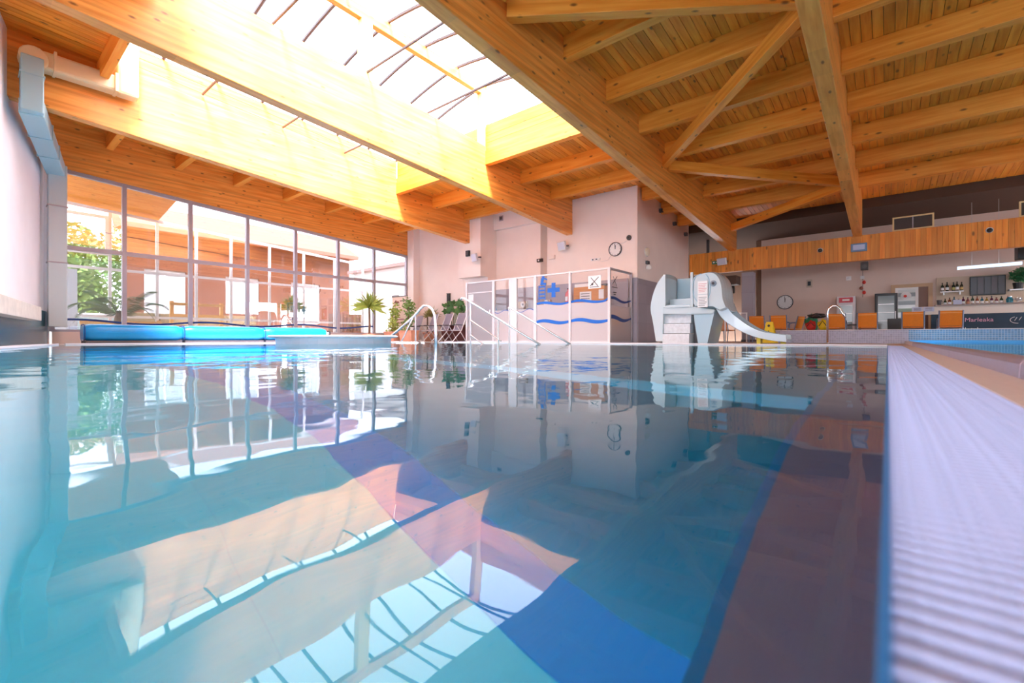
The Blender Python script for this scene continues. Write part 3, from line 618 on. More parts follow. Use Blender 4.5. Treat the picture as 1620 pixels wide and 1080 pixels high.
for k in (.3,.62): 
    p = Vector((-12.22,.84,4.40)).lerp(Vector((-16.0,1.52,4.32)), k); MB().bar(p, p+Vector((-.04,.007,0)), .37, .33).obj('flange', m_dteal, duct)
MB().bar((-16.02,1.54,4.45), (-16.02,1.54,.42), .34, .30, up=(1,0,0)).obj('downpipe', plain('duct_pale', (.58,.68,.70), .4), duct, bevel=.02)
for z in (3.4, 2.0): MB().bar((-16.02,1.54,z), (-16.02,1.54,z+.03), .37, .33, up=(1,0,0)).obj('clamp', m_frame, duct)
bx = thing('wall_box', 'beige stone box resting on the teal parapet at the left edge', 'box', (-12, .5, .5))
MB().prism([(-13.9,.84),(-9.6,-.02),(-9.6,.28),(-13.9,1.10)], 'xy', .50, .79).obj('body', plain('stone_beige', (.72,.66,.58), .8, noise=.1, nscale=6), bx, bevel=.01)

# ---------------------------------------------------------------- lifeguard cabin
m_fr = plain('cabin_frame', (.80,.78,.80), .35, metal=.2); m_milk = frosted('milky_film', (.86,.83,.85), .12); m_smoke = frosted('grey_film', (.66,.66,.70), .15)
m_cabin_in = tiles('cabin_tile', (.40,.38,.44), (.3,.28,.33), .62, planes='xz', rough=.4, mort=.006, var=.06)
CY = 12.05; HT = 2.2
cabin = thing('lifeguard_cabin', 'glazed lifeguard cabin with blue wave stripes and milky lower panes', 'cabin', (-8.5, CY, 0))
def post(x, w=.07, y=CY): return MB().box(x-w/2, x+w/2, y-.035, y+.035, -.006, HT).obj('post', m_fr, cabin)
PXs = [-12.12, -10.85, -10.70, -10.02, -9.78, -8.94, -7.60, -6.26]
for x in (-12.12, -10.78, -8.94, -7.60, -6.26): post(x, .11 if x in (-10.78,-8.94) else .07)
post(-9.88, .34)
bays = [(-12.08,-10.84,'door'), (-10.72,-10.06,'a'), (-9.70,-9.0,'a'), (-8.88,-7.64,'w'), (-7.56,-6.30,'w')]
def wave(x0, x1, z, amp, th, ph, mat, par, y, axis='x', kick=False):
    P = [[], []]
    for k in range(17):
        u = k/16; x = x0+(x1-x0)*u; zz = z+amp*math.sin(2*math.pi*u*.95+ph)
        if kick and k == 16: zz += .06
        w_ = th*(.75+.35*math.sin(3*u+ph))
        for r_, dz in ((0,-w_/2),(1,w_/2)): P[r_].append((x, y, zz+dz) if axis == 'x' else (y, x, zz+dz))
    MB().grid(P).obj('wave_stripe', mat, par, solid=.004)
for x0, x1, k in bays:
    MB().box(x0, x1, CY-.03, CY+.03, HT-.05, HT).obj('head_rail', m_fr, cabin); MB().box(x0, x1, CY-.03, CY+.03, -.006, .05).obj('foot_rail', m_fr, cabin)
    if k == 'door':
        MB().box(x0, x1, CY-.02, CY+.02, 1.78, 1.82).obj('transom', m_fr, cabin); MB().box(x0, x1, CY-.005, CY+.005, 1.82, HT-.05).obj('pane', m_smoke, cabin); p = MB().box(x0, x1, CY-.005, CY+.005, .05, 1.78).obj('door_leaf', m_smoke, cabin)
        MB().box(x1-.1, x1-.07, CY-.05, CY-.005, .95, 1.15).obj('handle', m_chrome, p); MB().box(x0+.04, x0+.3, CY-.012, CY-.006, 1.50, 1.75).obj('notice', m_paper, p)
    else:
        zc = 1.22 if k == 'w' else 1.10
        MB().box(x0, x1, CY-.005, CY+.005, zc, HT-.05).obj('pane', m_glass, cabin); MB().box(x0, x1, CY-.005, CY+.005, .05, zc).obj('pane', m_milk, cabin)
        if k == 'w':
            wave(x0, x1, 1.25, .035, .075, .3, m_blue, cabin, CY-.012, kick=(x0 > -8)); wave(x0, x1, .66, .04, .10, .2, m_blue, cabin, CY-.012)
        else: wave(x0, x1, 1.06, .05, .035, 3.4, m_blue, cabin, CY-.012)
# side screen
for y in (13.5,): MB().box(-6.30, -6.22, y-.03, y+.03, -.006, HT).obj('post', m_frame, cabin)
MB().box(-6.29, -6.23, CY+.04, 13.47, HT-.06, HT).obj('head_rail', m_frame, cabin); MB().box(-6.29, -6.23, CY+.04, 13.47, -.006, .05).obj('foot_rail', m_frame, cabin)
MB().box(-6.265, -6.255, CY+.04, 13.47, 1.1, HT-.06).obj('pane', m_glass, cabin); MB().box(-6.265, -6.255, CY+.04, 13.47, .05, 1.1).obj('pane', frosted('tan_film', (.70,.66,.66), .45), cabin)
wave(CY+.04, 13.47, 1.28, .05, .075, .9, m_navy, cabin, -6.245, 'y'); wave(CY+.04, 13.47, .72, .05, .11, .9, m_navy, cabin, -6.245, 'y')
MB().box(-11.9, -6.32, 13.42, 13.44, -.006, 2.03).obj('tiled_lining', m_cabin_in, cabin)
# lifeguard and first-aid symbol on the pane
sym = MB(); y = CY-.012
sym.box(-8.45,-7.98,y-.003,y,1.60,1.74).box(-8.29,-8.14,y-.004,y+.001,1.44,1.90)
sym.obj('cross_symbol', m_blue, cabin)
lg = MB().box(-8.80,-8.77,y-.003,y,1.36,1.86).box(-8.56,-8.53,y-.003,y,1.36,1.86)
for z in (1.42,1.54,1.66,1.78): lg.box(-8.77,-8.56,y-.003,y,z,z+.045)
lg.prism([(-8.74,1.86),(-8.50,1.86),(-8.50,1.92),(-8.62,1.94),(-8.58,2.04),(-8.46,2.0),(-8.46,2.04),(-8.58,2.10),(-8.70,2.08)], 'xz', y-.003, y)
lg.lathe([(.05,-.003),(.05,0)], (-8.62,y,2.13), 14, axis='y')
lg.obj('lifeguard_symbol', m_blue, cabin)
sg = thing('pictogram_and_reflection', 'white square pictogram with a crossed-out figure on the cabin glass', 'sign', (-6.75, CY-.02, 1.8))
MB().box(-6.95,-6.52, CY-.02, CY-.008, 1.62, 2.0).obj('plate', m_paper, sg)
x_ = MB().bar((-6.88,CY-.022,1.70),(-6.60,CY-.022,1.95),.02,.004,up=(0,1,0)).bar((-6.86,CY-.022,1.95),(-6.62,CY-.022,1.68),.018,.004,up=(0,1,0)).box(-6.90,-6.58,CY-.024,CY-.02,1.655,1.67).lathe([(.035,-.003),(.035,0)],(-6.81,CY-.02,1.75),10,axis='y')
x_.obj('figure', m_ink, sg)
sg_refl = thing('pictogram_and_reflection', 'reflection of the pictogram drawn in dark strokes on the cabin side glass', 'sign', (-6.24, 12.4, 1.8))  # mirror image of the front sign, drawn as marks on the glass
MB().bar((-6.238,12.2,1.72),(-6.238,12.5,1.98),.02,.004,up=(1,0,0)).bar((-6.238,12.25,1.96),(-6.238,12.48,1.68),.018,.004,up=(1,0,0)).box(-6.24,-6.234,12.18,12.52,1.63,1.65).box(-6.24,-6.234,12.25,12.45,1.48,1.50).box(-6.24,-6.234,12.28,12.40,1.42,1.44).obj('figure', m_ink, sg_refl)
# inside the cabin
cb = thing('first_aid_cabinet', 'orange-brown wooden wall cabinet with notices inside the cabin', 'cabinet', (-7.6, 13.3, 1.3))
MB().box(-8.1,-6.95,13.05,13.4,1.22,1.82).obj('carcass', wood('cabinet_oak', 0, (.60,.24,.06), (.72,.32,.10)), cb, bevel=.01)
MB().box(-7.85,-7.42,13.035,13.048,1.36,1.66).obj('notice', m_paper, cb); MB().box(-7.15,-6.97,13.035,13.048,1.40,1.70).obj('notice', m_paper, cb)
for z in (1.42,1.5,1.58): MB().box(-7.80,-7.48,13.03,13.034,z,z+.02).obj('text_line', m_ink, cb)
bk = thing('cardboard_tray', 'white paper tray lying on top of the wooden wall cabinet', 'tray', (-7.7, 13.2, 1.82)); MB().box(-8.08,-7.2,13.08,13.38,1.825,1.93).obj('tray', m_paper, bk, bevel=.008); MB().box(-7.1,-6.9,13.1,13.3,1.825,1.88).obj('bundle', m_darkgrey, bk)
ex = thing('fire_extinguisher', 'pinkish red fire extinguisher behind the cabin glass', 'extinguisher', (-8.4, 12.9, 1.2))
MB().lathe([(.10,0),(.11,.02),(.11,.38),(.07,.46),(.03,.48),(.03,.54)], (-8.4,13.2,1.26), 14).obj('cylinder', plain('extinguisher_red', (.80,.22,.26), .4), ex, smooth=True); MB().box(-8.44,-8.30,13.18,13.22,1.79,1.84).obj('lever', m_black, ex); MB().box(-8.45,-8.35,13.08,13.095,1.4,1.55).obj('label_plate', m_paper, ex); MB().box(-8.55,-8.25,13.3,13.415,1.22,1.27).obj('bracket', m_darkgrey, ex)
for x, lab in ((-10.4, 'white roll dispenser behind the narrow left cabin pane'), (-9.35, 'white roll dispenser behind the narrow right cabin pane')):
    ds = thing('roll_dispenser', lab, 'dispenser', (x, 13.3, 1.3)); MB().lathe([(.11,-.08),(.11,.08)], (x,13.31,1.38), 18, axis='y').obj('roll', m_paper, ds); MB().lathe([(.035,-.09),(.035,.09)], (x,13.31,1.38), 10, axis='y').obj('core', m_ink, ds); MB().box(x-.3,x+.12,13.3,13.415,1.24,1.5).obj('backplate', plain('plate_tan', (.62,.50,.38), .6) if x < -10 else bpy.data.materials['plate_tan'], ds)
cu = thing('blue_curtain', 'bright blue cloth hanging behind the frosted cabin door', 'curtain', (-11.3, 12.6, 0))
P = []
for i in range(9):
    z = .02+1.35*i/8; wd = .55*(1-.55*(i/8)**1.5)
    P.append([(-11.25+wd*(j/12-.5)*2*.75, 12.45+.05*math.sin(j*1.6), z) for j in range(13)])
MB().grid(P).obj('cloth', plain('cloth_blue', (.0,.38,.80), .7), cu, smooth=True, solid=.01)
ch = thing('office_chair', 'tan desk chair with a dark drum beside it in the cabin', 'chair', (-6.7, 12.9, 0))
MB().box(-6.95,-6.45,12.75,13.25,.42,.5).obj('seat', plain('tan_vinyl', (.62,.36,.14), .6), ch, bevel=.03); MB().box(-6.95,-6.45,13.2,13.28,.5,.95).obj('backrest', bpy.data.materials['tan_vinyl'], ch, bevel=.03)
for x in (-6.9,-6.5):
    for y in (12.8,13.2): MB().tube([(x,y,-.006),(x,y,.42)], .02, 6).obj('leg', m_darkgrey, ch)
bn = thing('waste_bin', 'dark grey bin standing inside the cabin corner', 'bin', (-6.65, 12.4, 0)); MB().lathe([(.16,0),(.19,.6),(.2,.62),(.17,.62),(.15,.1),(.01,.1)], (-6.62,12.38,-.006), 18, caps=False).obj('drum', m_darkgrey, bn); MB().lathe([(.2,0),(.2,.03),(.02,.05)], (-6.62,12.38,.615), 18).obj('lid', m_darkgrey, bn)
wbk_ = thing('waste_bin', 'white pail behind the milky pane near the cabin corner', 'bin', (-7.0, 12.6, 0)); MB().lathe([(.15,0),(.18,.36),(.19,.38)], (-7.05,12.4,-.006), 16).obj('pail', m_paper, wbk_); MB().tube([(-7.23,12.4,.34),(-7.05,12.4,.5),(-6.87,12.4,.34)], .008, 6).obj('handle', m_chrome, wbk_)
struct(MB().box(-6.085, -6.07, 13.62, 18.3, -.006, 2.03).obj('trim_tile_wainscot', m_greytile_y)); struct(MB().box(-6.30, -6.085, 13.57, 13.6, -.006, 2.05).obj('trim_tile_corner', m_greytile))
# ---------------------------------------------------------------- elephant slide
m_ele = plain('elephant_glassfibre', (.56,.66,.70), .25, coat=.6); m_ele2 = plain('elephant_shade_blue', (.40,.58,.68), .25, coat=.6); m_elestep = plain('elephant_step', (.66,.70,.74), .45, noise=.12, nscale=14)
ele = thing('elephant_slide', 'pale grey-blue elephant slide with steps and a long trunk chute', 'slide', (-3.6, 11.6, 0))
YA, YB = 11.2, 12.15
def catmull(pts, n=6):
    P = [Vector(p) for p in pts]; P = [P[0]*2-P[1]]+P+[P[-1]*2-P[-2]]; r_ = []
    for i in range(1, len(P)-2):
        for k in range(n):
            t = k/n; a, b, c, d_ = P[i-1:i+3]
            r_.append(.5*((2*b)+(c-a)*t+(2*a-5*b+4*c-d_)*t*t+(3*b-a-3*c+d_)*t**3))
    return r_+[P[-2]]
def shell(poly, y0, y1, bulge, name, mat, n=6, smooth=True):           # outline in XZ given rounded flanks
    c = Vector((sum(p[0] for p in poly)/len(poly), sum(p[1] for p in poly)/len(poly))); P = []
    for k in range(n+1):
        u = -1+2*k/n; s_ = 1-bulge*abs(u)**3
        P.append([(c.x+(p[0]-c.x)*s_, (y0+y1)/2+u*(y1-y0)/2, c.y+(p[1]-c.y)*s_) for p in poly]+[(c.x+(poly[0][0]-c.x)*s_, (y0+y1)/2+u*(y1-y0)/2, c.y+(poly[0][1]-c.y)*s_)])
    m = MB().grid(P); L_ = len(poly); m.add(P[0][:-1], [tuple(range(L_))]); m.add(P[-1][:-1], [tuple(range(L_))])
    return m.obj(name, mat, ele, smooth=False, bevel=.02)
left = [tuple(v) for v in catmull([(-4.31,1.76),(-4.46,1.58),(-4.58,1.32),(-4.66,1.0),(-4.66,.79),(-4.60,.50),(-4.52,.0)], 5)]
shell(left+[(-4.34,.0),(-4.32,.74),(-4.31,.94),(-4.29,1.66)], YA, YB, .06, 'rump', m_ele)
MB().box(-4.30,-3.62,YB-.08,YB,.60,1.70).obj('far_side', m_ele2, ele, bevel=.02)
MB().box(-4.30,-3.62,YA+.06,YB-.08,.88,.96).obj('platform', m_ele2, ele)
MB().box(-4.28,-3.64,YA+.30,YA+.36,.96,1.12).obj('low_back', m_ele, ele, bevel=.01)
fr = MB().box(-4.33,-4.27,YA-.02,YA+.04,.90,1.72).box(-3.66,-3.60,YA-.02,YA+.04,.88,1.72).box(-4.27,-3.66,YA-.02,YA+.04,.88,.94); fr.obj('opening_edge', m_ele, ele, bevel=.01)
MB().prism([(-4.35,.94),(-3.62,.90),(-3.10,.80),(-3.14,.70),(-3.66,.70),(-4.35,.73)], 'xz', YA, YB).obj('belly', m_ele, ele, bevel=.03)
for z0, z1, y0 in ((.50,.72,YA+.10),(.25,.49,YA+.03),(.0,.24,YA-.04)): MB().box(-4.34,-3.68,y0,YB-.2,z0,z1).obj('step', m_elestep, ele, bevel=.012)
MB().prism([(-3.66,.70),(-3.60,.70),(-3.50,.0),(-3.66,.0)], 'xz', YA+.25, YB-.2).obj('gap_shade', m_darkgrey, ele)  # dark slab standing in for the shade of the gap under the body
shell([(-3.62,.86),(-3.10,.80),(-3.13,.70),(-3.28,.0),(-3.50,.0),(-3.58,.50)], YA+.03, YB-.02, .03, 'foreleg', m_ele2)
head = [tuple(v) for v in catmull([(-3.61,.84),(-3.62,1.30),(-3.58,1.60),(-3.43,1.70),(-3.17,1.715),(-3.01,1.60),(-2.92,1.37),(-2.88,1.0),(-2.80,.76)], 5)]
shell(head+[(-2.96,.70),(-3.12,.80)], YA-.04, YB, .14, 'head', m_ele)
ear = [tuple(v) for v in catmull([(-3.40,1.66),(-3.55,1.58),(-3.60,1.40),(-3.58,1.18),(-3.48,1.0),(-3.30,1.02),(-3.20,1.2),(-3.22,1.5),(-3.30,1.64)], 4)]
MB().tube([(x, YA-.035, z) for x, z in ear], .014, 6).obj('ear_ridge', m_ele2, ele, smooth=True)
MB().lathe([(.075,.0),(.07,-.02),(.045,-.03),(.001,-.034)], (-3.13,YA-.03,1.41), 16, axis='y', caps=False).obj('eye_rim', plain('eye_rim_grey', (.26,.33,.40), .4), ele); MB().lathe([(.036,0),(.03,-.015),(.001,-.02)], (-3.13,YA-.06,1.41), 12, axis='y', caps=False).obj('pupil', m_darkgrey, ele)
up = catmull([(-2.95,0,1.05),(-2.78,0,.74),(-2.57,0,.54),(-2.40,0,.41),(-2.22,0,.31),(-2.05,0,.255),(-1.84,0,.225),(-1.68,0,.20)], 4)
lo = catmull([(-3.12,0,.86),(-2.97,0,.60),(-2.74,0,.40),(-2.55,0,.28),(-2.35,0,.185),(-2.14,0,.12),(-1.90,0,.07),(-1.67,0,.05)], 4)
P = []
for u_, l_ in zip(up, lo):                                              # chute: two cheeks and a sunken bed
    y0, y1 = YA+.06, YB-.12
    P.append([(u_.x,y0,u_.z),(l_.x,y0,l_.z),(l_.x,y1,l_.z),(u_.x,y1,u_.z),(u_.x-.01,y1-.07,u_.z+.01),(l_.x*.6+u_.x*.4,y1-.12,l_.z*.65+u_.z*.35),(l_.x*.6+u_.x*.4,y0+.12,l_.z*.65+u_.z*.35),(u_.x-.01,y0+.07,u_.z+.01),(u_.x,y0,u_.z)])
m = MB().grid(P); m.add(P[-1][:-1], [tuple(range(8))]); m.obj('trunk_chute', plain('elephant_trunk', (.50,.66,.76), .2, coat=.8), ele, bevel=.012)
for k, x in enumerate((-1.78, -2.25)): MB().box(x-.04, x+.04, YA+.3, YA+.5, -.006, .09 if k == 0 else .17).obj('chute_foot', plain('foot_yellow', (.80,.62,.05), .5) if k == 0 else bpy.data.materials['foot_yellow'], ele)
for k, (z0, z1, mt) in enumerate(((1.17,1.48,'pink'),(.86,1.16,'white'))):
    sg = thing('notice_sheet', ('notice sheet with red lines, upper one on the elephant head','notice sheet with dark lines, lower one on the elephant head')[k], 'notice', (-3.36, YA-.1, z0))
    MB().box(-3.475,-3.245,YA-.075,YA-.068,z0,z1).obj('sheet', m_paper, sg)
    for j in range(6): MB().box(-3.45,-3.27-.02*(j % 3),YA-.078,YA-.0745,z1-.07-.038*j,z1-.06-.038*j).obj('text_line', plain('ink_red', (.7,.25,.25), .8) if k == 0 and j == 0 else (bpy.data.materials['ink_red'] if k == 0 else m_ink), sg)
# wet floor sign
ws = thing('wet_floor_sign', 'yellow folding wet floor sign behind the elephant trunk', 'floor sign', (-2.6, 14.8, 0)); m_yel = plain('sign_yellow', (.95,.72,.02), .4)
for s_ in (-1, 1):
    MB().add([(x, 14.8+s_*yy+d_, z) for d_ in (-.008,.008) for (x, z, yy) in ((-2.79,-.005,.2),(-2.43,-.005,.2),(-2.53,.60,.03),(-2.69,.60,.03))], [(0,1,2,3),(7,6,5,4),(0,4,5,1),(1,5,6,2),(2,6,7,3),(3,7,4,0)]).obj('panel', m_yel, ws)
MB().lathe([(.035,0),(.035,.006)], (-2.61,14.66,.49), 10, axis='y').obj('hole_mark', m_ink, ws); MB().prism([(-2.68,.2),(-2.54,.2),(-2.61,.36)], 'xz', 14.63, 14.64).obj('warning_mark', m_ink, ws)

# ---------------------------------------------------------------- orange chairs behind the mosaic wall
m_or = plain('orange_mesh', (.88,.27,.015), .5, noise=.05, nscale=30); m_chfr = plain('chair_frame_blue', (.22,.30,.46), .35, metal=.3)
def chair(label, w=.46):
    t = thing('garden_chair', label, 'chair', (0,0,0), 'orange chairs in front of the bar')
    MB().box(-w/2,w/2,-.24,.22,.42,.45).obj('seat', m_or, t, bevel=.01)
    P = [[(-w/2+.015+(w-.03)*j/6, -.24-.10*i/6-.02*math.sin(math.pi*j/6), .46+.40*i/6) for j in range(7)] for i in range(7)]
    b_ = MB().grid(P).obj('backrest', m_or, t, solid=.012)
    MB().box(-w/2+.02, w/2-.02, -.355, -.325, .80, .815).obj('seam', plain('orange_seam', (.95,.50,.16), .5) if 'orange_seam' not in bpy.data.materials else bpy.data.materials['orange_seam'], b_)
    for s_ in (-1, 1):
        x = s_*w/2
        MB().tube([(x,-.36,.87),(x,-.24,.44),(x*.98,-.30,-.005)], .016, 6).obj('leg', m_chfr, t); MB().tube([(x,.20,.43),(x,.24,-.005)], .016, 6).obj('leg', m_chfr, t)
        MB().tube([(x,-.30,.66),(x,.1,.66),(x,.22,.60),(x,.20,.43)], .014, 6).obj('armrest', m_chfr, t)
    MB().tube([(-w/2,.0,.415),(w/2,.0,.415)], .012, 6).obj('crossbar', m_chfr, t)
    return t
c0 = chair('orange chair directly behind the wet floor sign')
spots = [(-3.33,17.0,0,None), (-2.70,17.0,0,'orange chair between the wet floor sign and the bag pile'), (-2.55,18.1,1.2,'orange chair turned sideways left of the bag pile'),
         (-1.19,17.0,0,'orange chair behind the hooked ladder rail'), (-.46,17.0,.03,'orange chair below the black framed fridge'), (.55,17.0,-.03,'orange chair below the bar hatch door'), (1.29,17.0,.02,'rightmost orange chair next to the chalked bar front')]
for i, (x, y, r_, lab) in enumerate(spots):
    if i == 0: c0.location = (x, y, 0)
    else: dup(c0, (x, y, 0), r_, lab)
c0['label'] = 'leftmost orange chair, behind the foot of the elephant trunk'
tb = thing('side_table', 'dark low table between the two orange chairs', 'table', (-.82, 17.5, 0)); MB().box(-1.05,-.6,17.3,17.75,.52,.56).obj('top', m_darkgrey, tb)
for x in (-1.0,-.65):
    for y in (17.35,17.7): MB().box(x-.02,x+.02,y-.02,y+.02,-.005,.52).obj('leg', m_black, tb)
# pile on a bench
bn = thing('bench', 'low dark bench carrying the coloured bags', 'bench', (-1.75,17.2,0)); MB().box(-2.08,-1.40,17.35,17.75,.30,.36).obj('top', m_darkgrey, bn)
for x in (-2.02,-1.46): MB().box(x-.03,x+.03,17.4,17.7,-.005,.30).obj('leg', m_black, bn)
rb = random.Random(11)
def lump(name, label, cat, c, r, mat, rough_=.14, extra=None):
    t = thing(name, label, cat, c); P = []
    for i in range(9):
        th = math.pi*i/8; ring = []
        for j in range(13):
            a = 2*math.pi*(j % 12)/12; k = 1+rough_*math.sin(3*a+i)+rough_*.6*math.cos(2*a-1.3*i)
            ring.append((c[0]+r[0]*math.sin(th)*math.cos(a)*k, c[1]+r[1]*math.sin(th)*math.sin(a)*k, c[2]+r[2]*(1-math.cos(th))*k))
        P.append(ring)
    MB().grid(P).obj('body', mat, t, smooth=True)
    return t
m_red = plain('bag_red', (.70,.04,.03), .6)
t = lump('float_ring_bag', 'red rounded bag low in the pile on the bench', 'bag', (-1.90,17.5,.365), (.14,.14,.155), m_red); MB().tube([(-2.00,17.36,.52),(-1.90,17.33,.64),(-1.80,17.36,.52)], .012, 6).obj('strap', m_black, t)
t = lump('sport_bag', 'yellow bulging bag on the right of the pile', 'bag', (-1.58,17.5,.365), (.14,.14,.17), m_yel); MB().tube([(-1.68,17.36,.52),(-1.58,17.32,.68),(-1.48,17.36,.52)], .012, 6).obj('strap', m_black, t)
t = lump('dark_bag', 'black slumped bag on top of the pile', 'bag', (-1.74,17.52,.765), (.25,.14,.08), m_black, .1); MB().tube([(-1.86,17.37,.82),(-1.74,17.34,.91),(-1.62,17.37,.82)], .012, 6).obj('strap', m_darkgrey, t)
t = lump('green_float', 'green and teal float bundle at the left of the pile', 'float', (-1.92,17.86,.30), (.18,.12,.28), plain('float_green', (.03,.25,.12), .6)); MB().tube([(-2.06,17.75,.74),(-1.95,17.72,.9),(-1.82,17.75,.76)], .018, 6).obj('strap', plain('float_teal', (.1,.4,.42), .6), t)

# ---------------------------------------------------------------- bar side
pil = thing('column', 'grey clad column under the fascia left of the bar wall', 'column', (-4.1, 19.2, 0)); MB().box(-4.30,-3.90,19.0,19.4,-.006,2.64).obj('cladding', m_greytile, pil, bevel=.01); MB().box(-4.32,-3.88,18.98,19.42,-.006,.08).obj('plinth', m_darkgrey, pil)
def clock(x, y, z, r, lab, face, ry=0):
    t = thing('wall_clock', lab, 'clock', (x, y, z))
    MB().lathe([(r,0),(r,-.04),(r*.9,-.05),(r*.9,-.02)], (x,y,z), 28, axis='y', caps=False).obj('rim', plain('clock_rim_%d' % int(z*10), (.06,.06,.07), .4), t); MB().lathe([(r*.92,-.012),(r*.92,-.022)], (x,y,z), 28, axis='y').obj('face', face, t)
    MB().bar((x,y-.03,z),(x+.01,y-.03,z+r*.55),.022,.006,up=(0,1,0)).obj('hour_hand', m_ink, t); MB().bar((x,y-.033,z),(x-.01,y-.033,z+r*.78),.015,.006,up=(0,1,0)).obj('minute_hand', m_ink, t)
    for k in range(12): a = k*math.pi/6; MB().bar((x+math.sin(a)*r*.74,y-.027,z+math.cos(a)*r*.74),(x+math.sin(a)*r*.84,y-.027,z+math.cos(a)*r*.84),.012,.004,up=(0,1,0)).obj('hour_mark', m_ink, t)
    return t
clock(-6.84, 13.59, 3.03, .23, 'black rimmed clock high on the tower wall above the cabin', m_paper); clock(-3.31, 21.99, 1.64, .30, 'dark rimmed clock on the rose bar wall', m_paper)
def flood(x, y, z, w, h, lab, tilt=.25):
    t = thing('floodlight', lab, 'floodlight', (x, y, z))
    c = Vector((x,y-.2,z)); n = Vector((-.25,-1,-tilt)).normalized(); r_ = Vector((0,0,1)).cross(n).normalized(); u_ = n.cross(r_)
    m = MB(); m.bar(c, c+n*.08, w, h); m.obj('housing', m_silver, t, bevel=.015); g = MB(); g.bar(c+n*.081, c+n*.086, w*.84, h*.84); g.obj('lens', plain('flood_lens', (.66,.70,.85), .15) if 'flood_lens' not in bpy.data.materials else bpy.data.materials['flood_lens'], t)
    MB().bar((x+w*.3,y-.012,z+.02),(x+w*.3,y-.14,z),.05,.05).obj('bracket', m_darkgrey, t)
flood(-8.76, 13.6, 3.36, .38, .30, 'floodlight on the tower wall below the skylight beam end'); flood(-11.98, 12.55, 3.18, .36, .30, 'floodlight at the corner left of the tower recess')
flood(-4.80, 18.49, 3.03, .36, .26, 'white floodlight next to the green exit sign'); 
t = thing('framed_floodlight', 'blue framed square floodlight on the fascia below the beam', 'floodlight', (-.71,18.45,3.05)); MB().box(-.92,-.5,18.40,18.49,2.93,3.19).obj('frame', plain('flood_blue', (.16,.32,.55), .4), t, bevel=.015); MB().box(-.86,-.56,18.385,18.40,2.98,3.14).obj('lens', plain('flood_glow', (.62,.72,.95), .2), t)
t = thing('exit_sign', 'small green emergency exit sign on the fascia', 'exit sign', (-5.1,18.46,3.04)); MB().box(-5.22,-4.98,18.44,18.49,2.98,3.10).obj('plate', plain('exit_green', (.0,.16,.07), .4), t); MB().box(-5.18,-5.12,18.43,18.438,3.02,3.07).obj('running_figure', m_paper, t); MB().prism([(-5.08,3.02),(-5.02,3.04),(-5.08,3.07)], 'xz', 18.43, 18.438).obj('arrow', m_paper, t)
for x, z, lab in ((-1.75,3.1,'small dome camera on the fascia near the middle'), (2.22,3.18,'small dome camera on the fascia above the pendant lamp')):
    t = thing('dome_camera', lab, 'camera', (x,18.45,z)); MB().lathe([(.08,0),(.08,-.04),(.075,-.05)], (x,18.49,z), 16, axis='y').obj('base', m_paper, t); MB().lathe([(.065,-.05),(.055,-.09),(.03,-.115),(.001,-.12)], (x,18.49,z-.01), 14, axis='y', caps=False).obj('dome', m_black, t)
for x0, x1, lab in ((.12,1.08,'yellow framed double vent above the fascia'), (2.80,3.7,'yellow framed vent above the fascia at the right image edge')):
    t = thing('vent_window', lab, 'vent', (x0,18.6,3.5)); y = 18.62; z0, z1 = 3.47, 3.90
    MB().box(x0,x1,y-.05,y,z0,z0+.04).box(x0,x1,y-.05,y,z1-.04,z1).box(x0,x0+.04,y-.05,y,z0+.04,z1-.04).box(x1-.04,x1,y-.05,y,z0+.04,z1-.04).obj('frame', plain('vent_yellow', (.82,.66,.34), .5) if 'vent_yellow' not in bpy.data.materials else bpy.data.materials['vent_yellow'], t)
    MB().box((x0+x1)/2-.012,(x0+x1)/2+.012,y-.05,y,z0+.04,z1-.04).obj('mullion', m_frame, t)
    for a, b in ((x0+.04,(x0+x1)/2-.012),((x0+x1)/2+.012,x1-.04)): MB().box(a,b,y-.02,y-.01,z0+.04,z1-.04).obj('mesh_panel', plain('vent_mesh', (.06,.05,.045), .6) if 'vent_mesh' not in bpy.data.materials else bpy.data.materials['vent_mesh'], t)
# fridges, door, small wall things on the bar wall
def fridge(x0, x1, z1, y, frame, lab, sign):
    t = thing('drinks_fridge', lab, 'fridge', ((x0+x1)/2, y, 0))
    MB().box(x0,x1,y,y+.55,-.006,z1).obj('body', frame, t, bevel=.015)
    d_ = MB().box(x0+.02,x1-.02,y-.05,y-.005,.12,z1-.02-(.26 if sign else 0)).obj('door', frame, t, bevel=.01)
    MB().box(x0+.09,x1-.09,y-.058,y-.0505,.22,z1-.10-(.26 if sign else 0)).obj('glass', plain('fridge_glass', (.20,.25,.26), .1) if 'fridge_glass' not in bpy.data.materials else bpy.data.materials['fridge_glass'], d_)
    for k in range(4): MB().box(x0+.1,x1-.1,y-.062,y-.0585,.45+.3*k,.47+.3*k).obj('shelf', m_silver, d_)
    MB().box(x1-.07,x1-.05,y-.09,y-.052,.7,1.1).obj('handle', m_silver, d_)
    if sign: 
        s_ = MB().box(x0+.08,x1-.08,y-.02,y-.002,z1-.24,z1-.05).obj('sign', plain('sign_red', (.62,.03,.06), .4), t); MB().box(x0+.18,x1-.18,y-.024,y-.0205,z1-.18,z1-.11).obj('lettering', m_paper, s_)
fridge(-1.50,-.92,1.72,21.3,plain('fridge_white', (.72,.68,.72), .4),'white drinks fridge with a red sign against the bar wall',True); fridge(-.36,.28,1.76,21.3,m_black,'black framed drinks fridge beside the bar hatch door',False)
dr = struct(MB().box(.10,.22,21.93,21.99,-.006,2.1).box(1.12,1.24,21.93,21.99,-.006,2.1).box(.22,1.12,21.93,21.99,1.98,2.1).obj('door_1', plain('door_frame_tan', (.62,.42,.26), .6)))
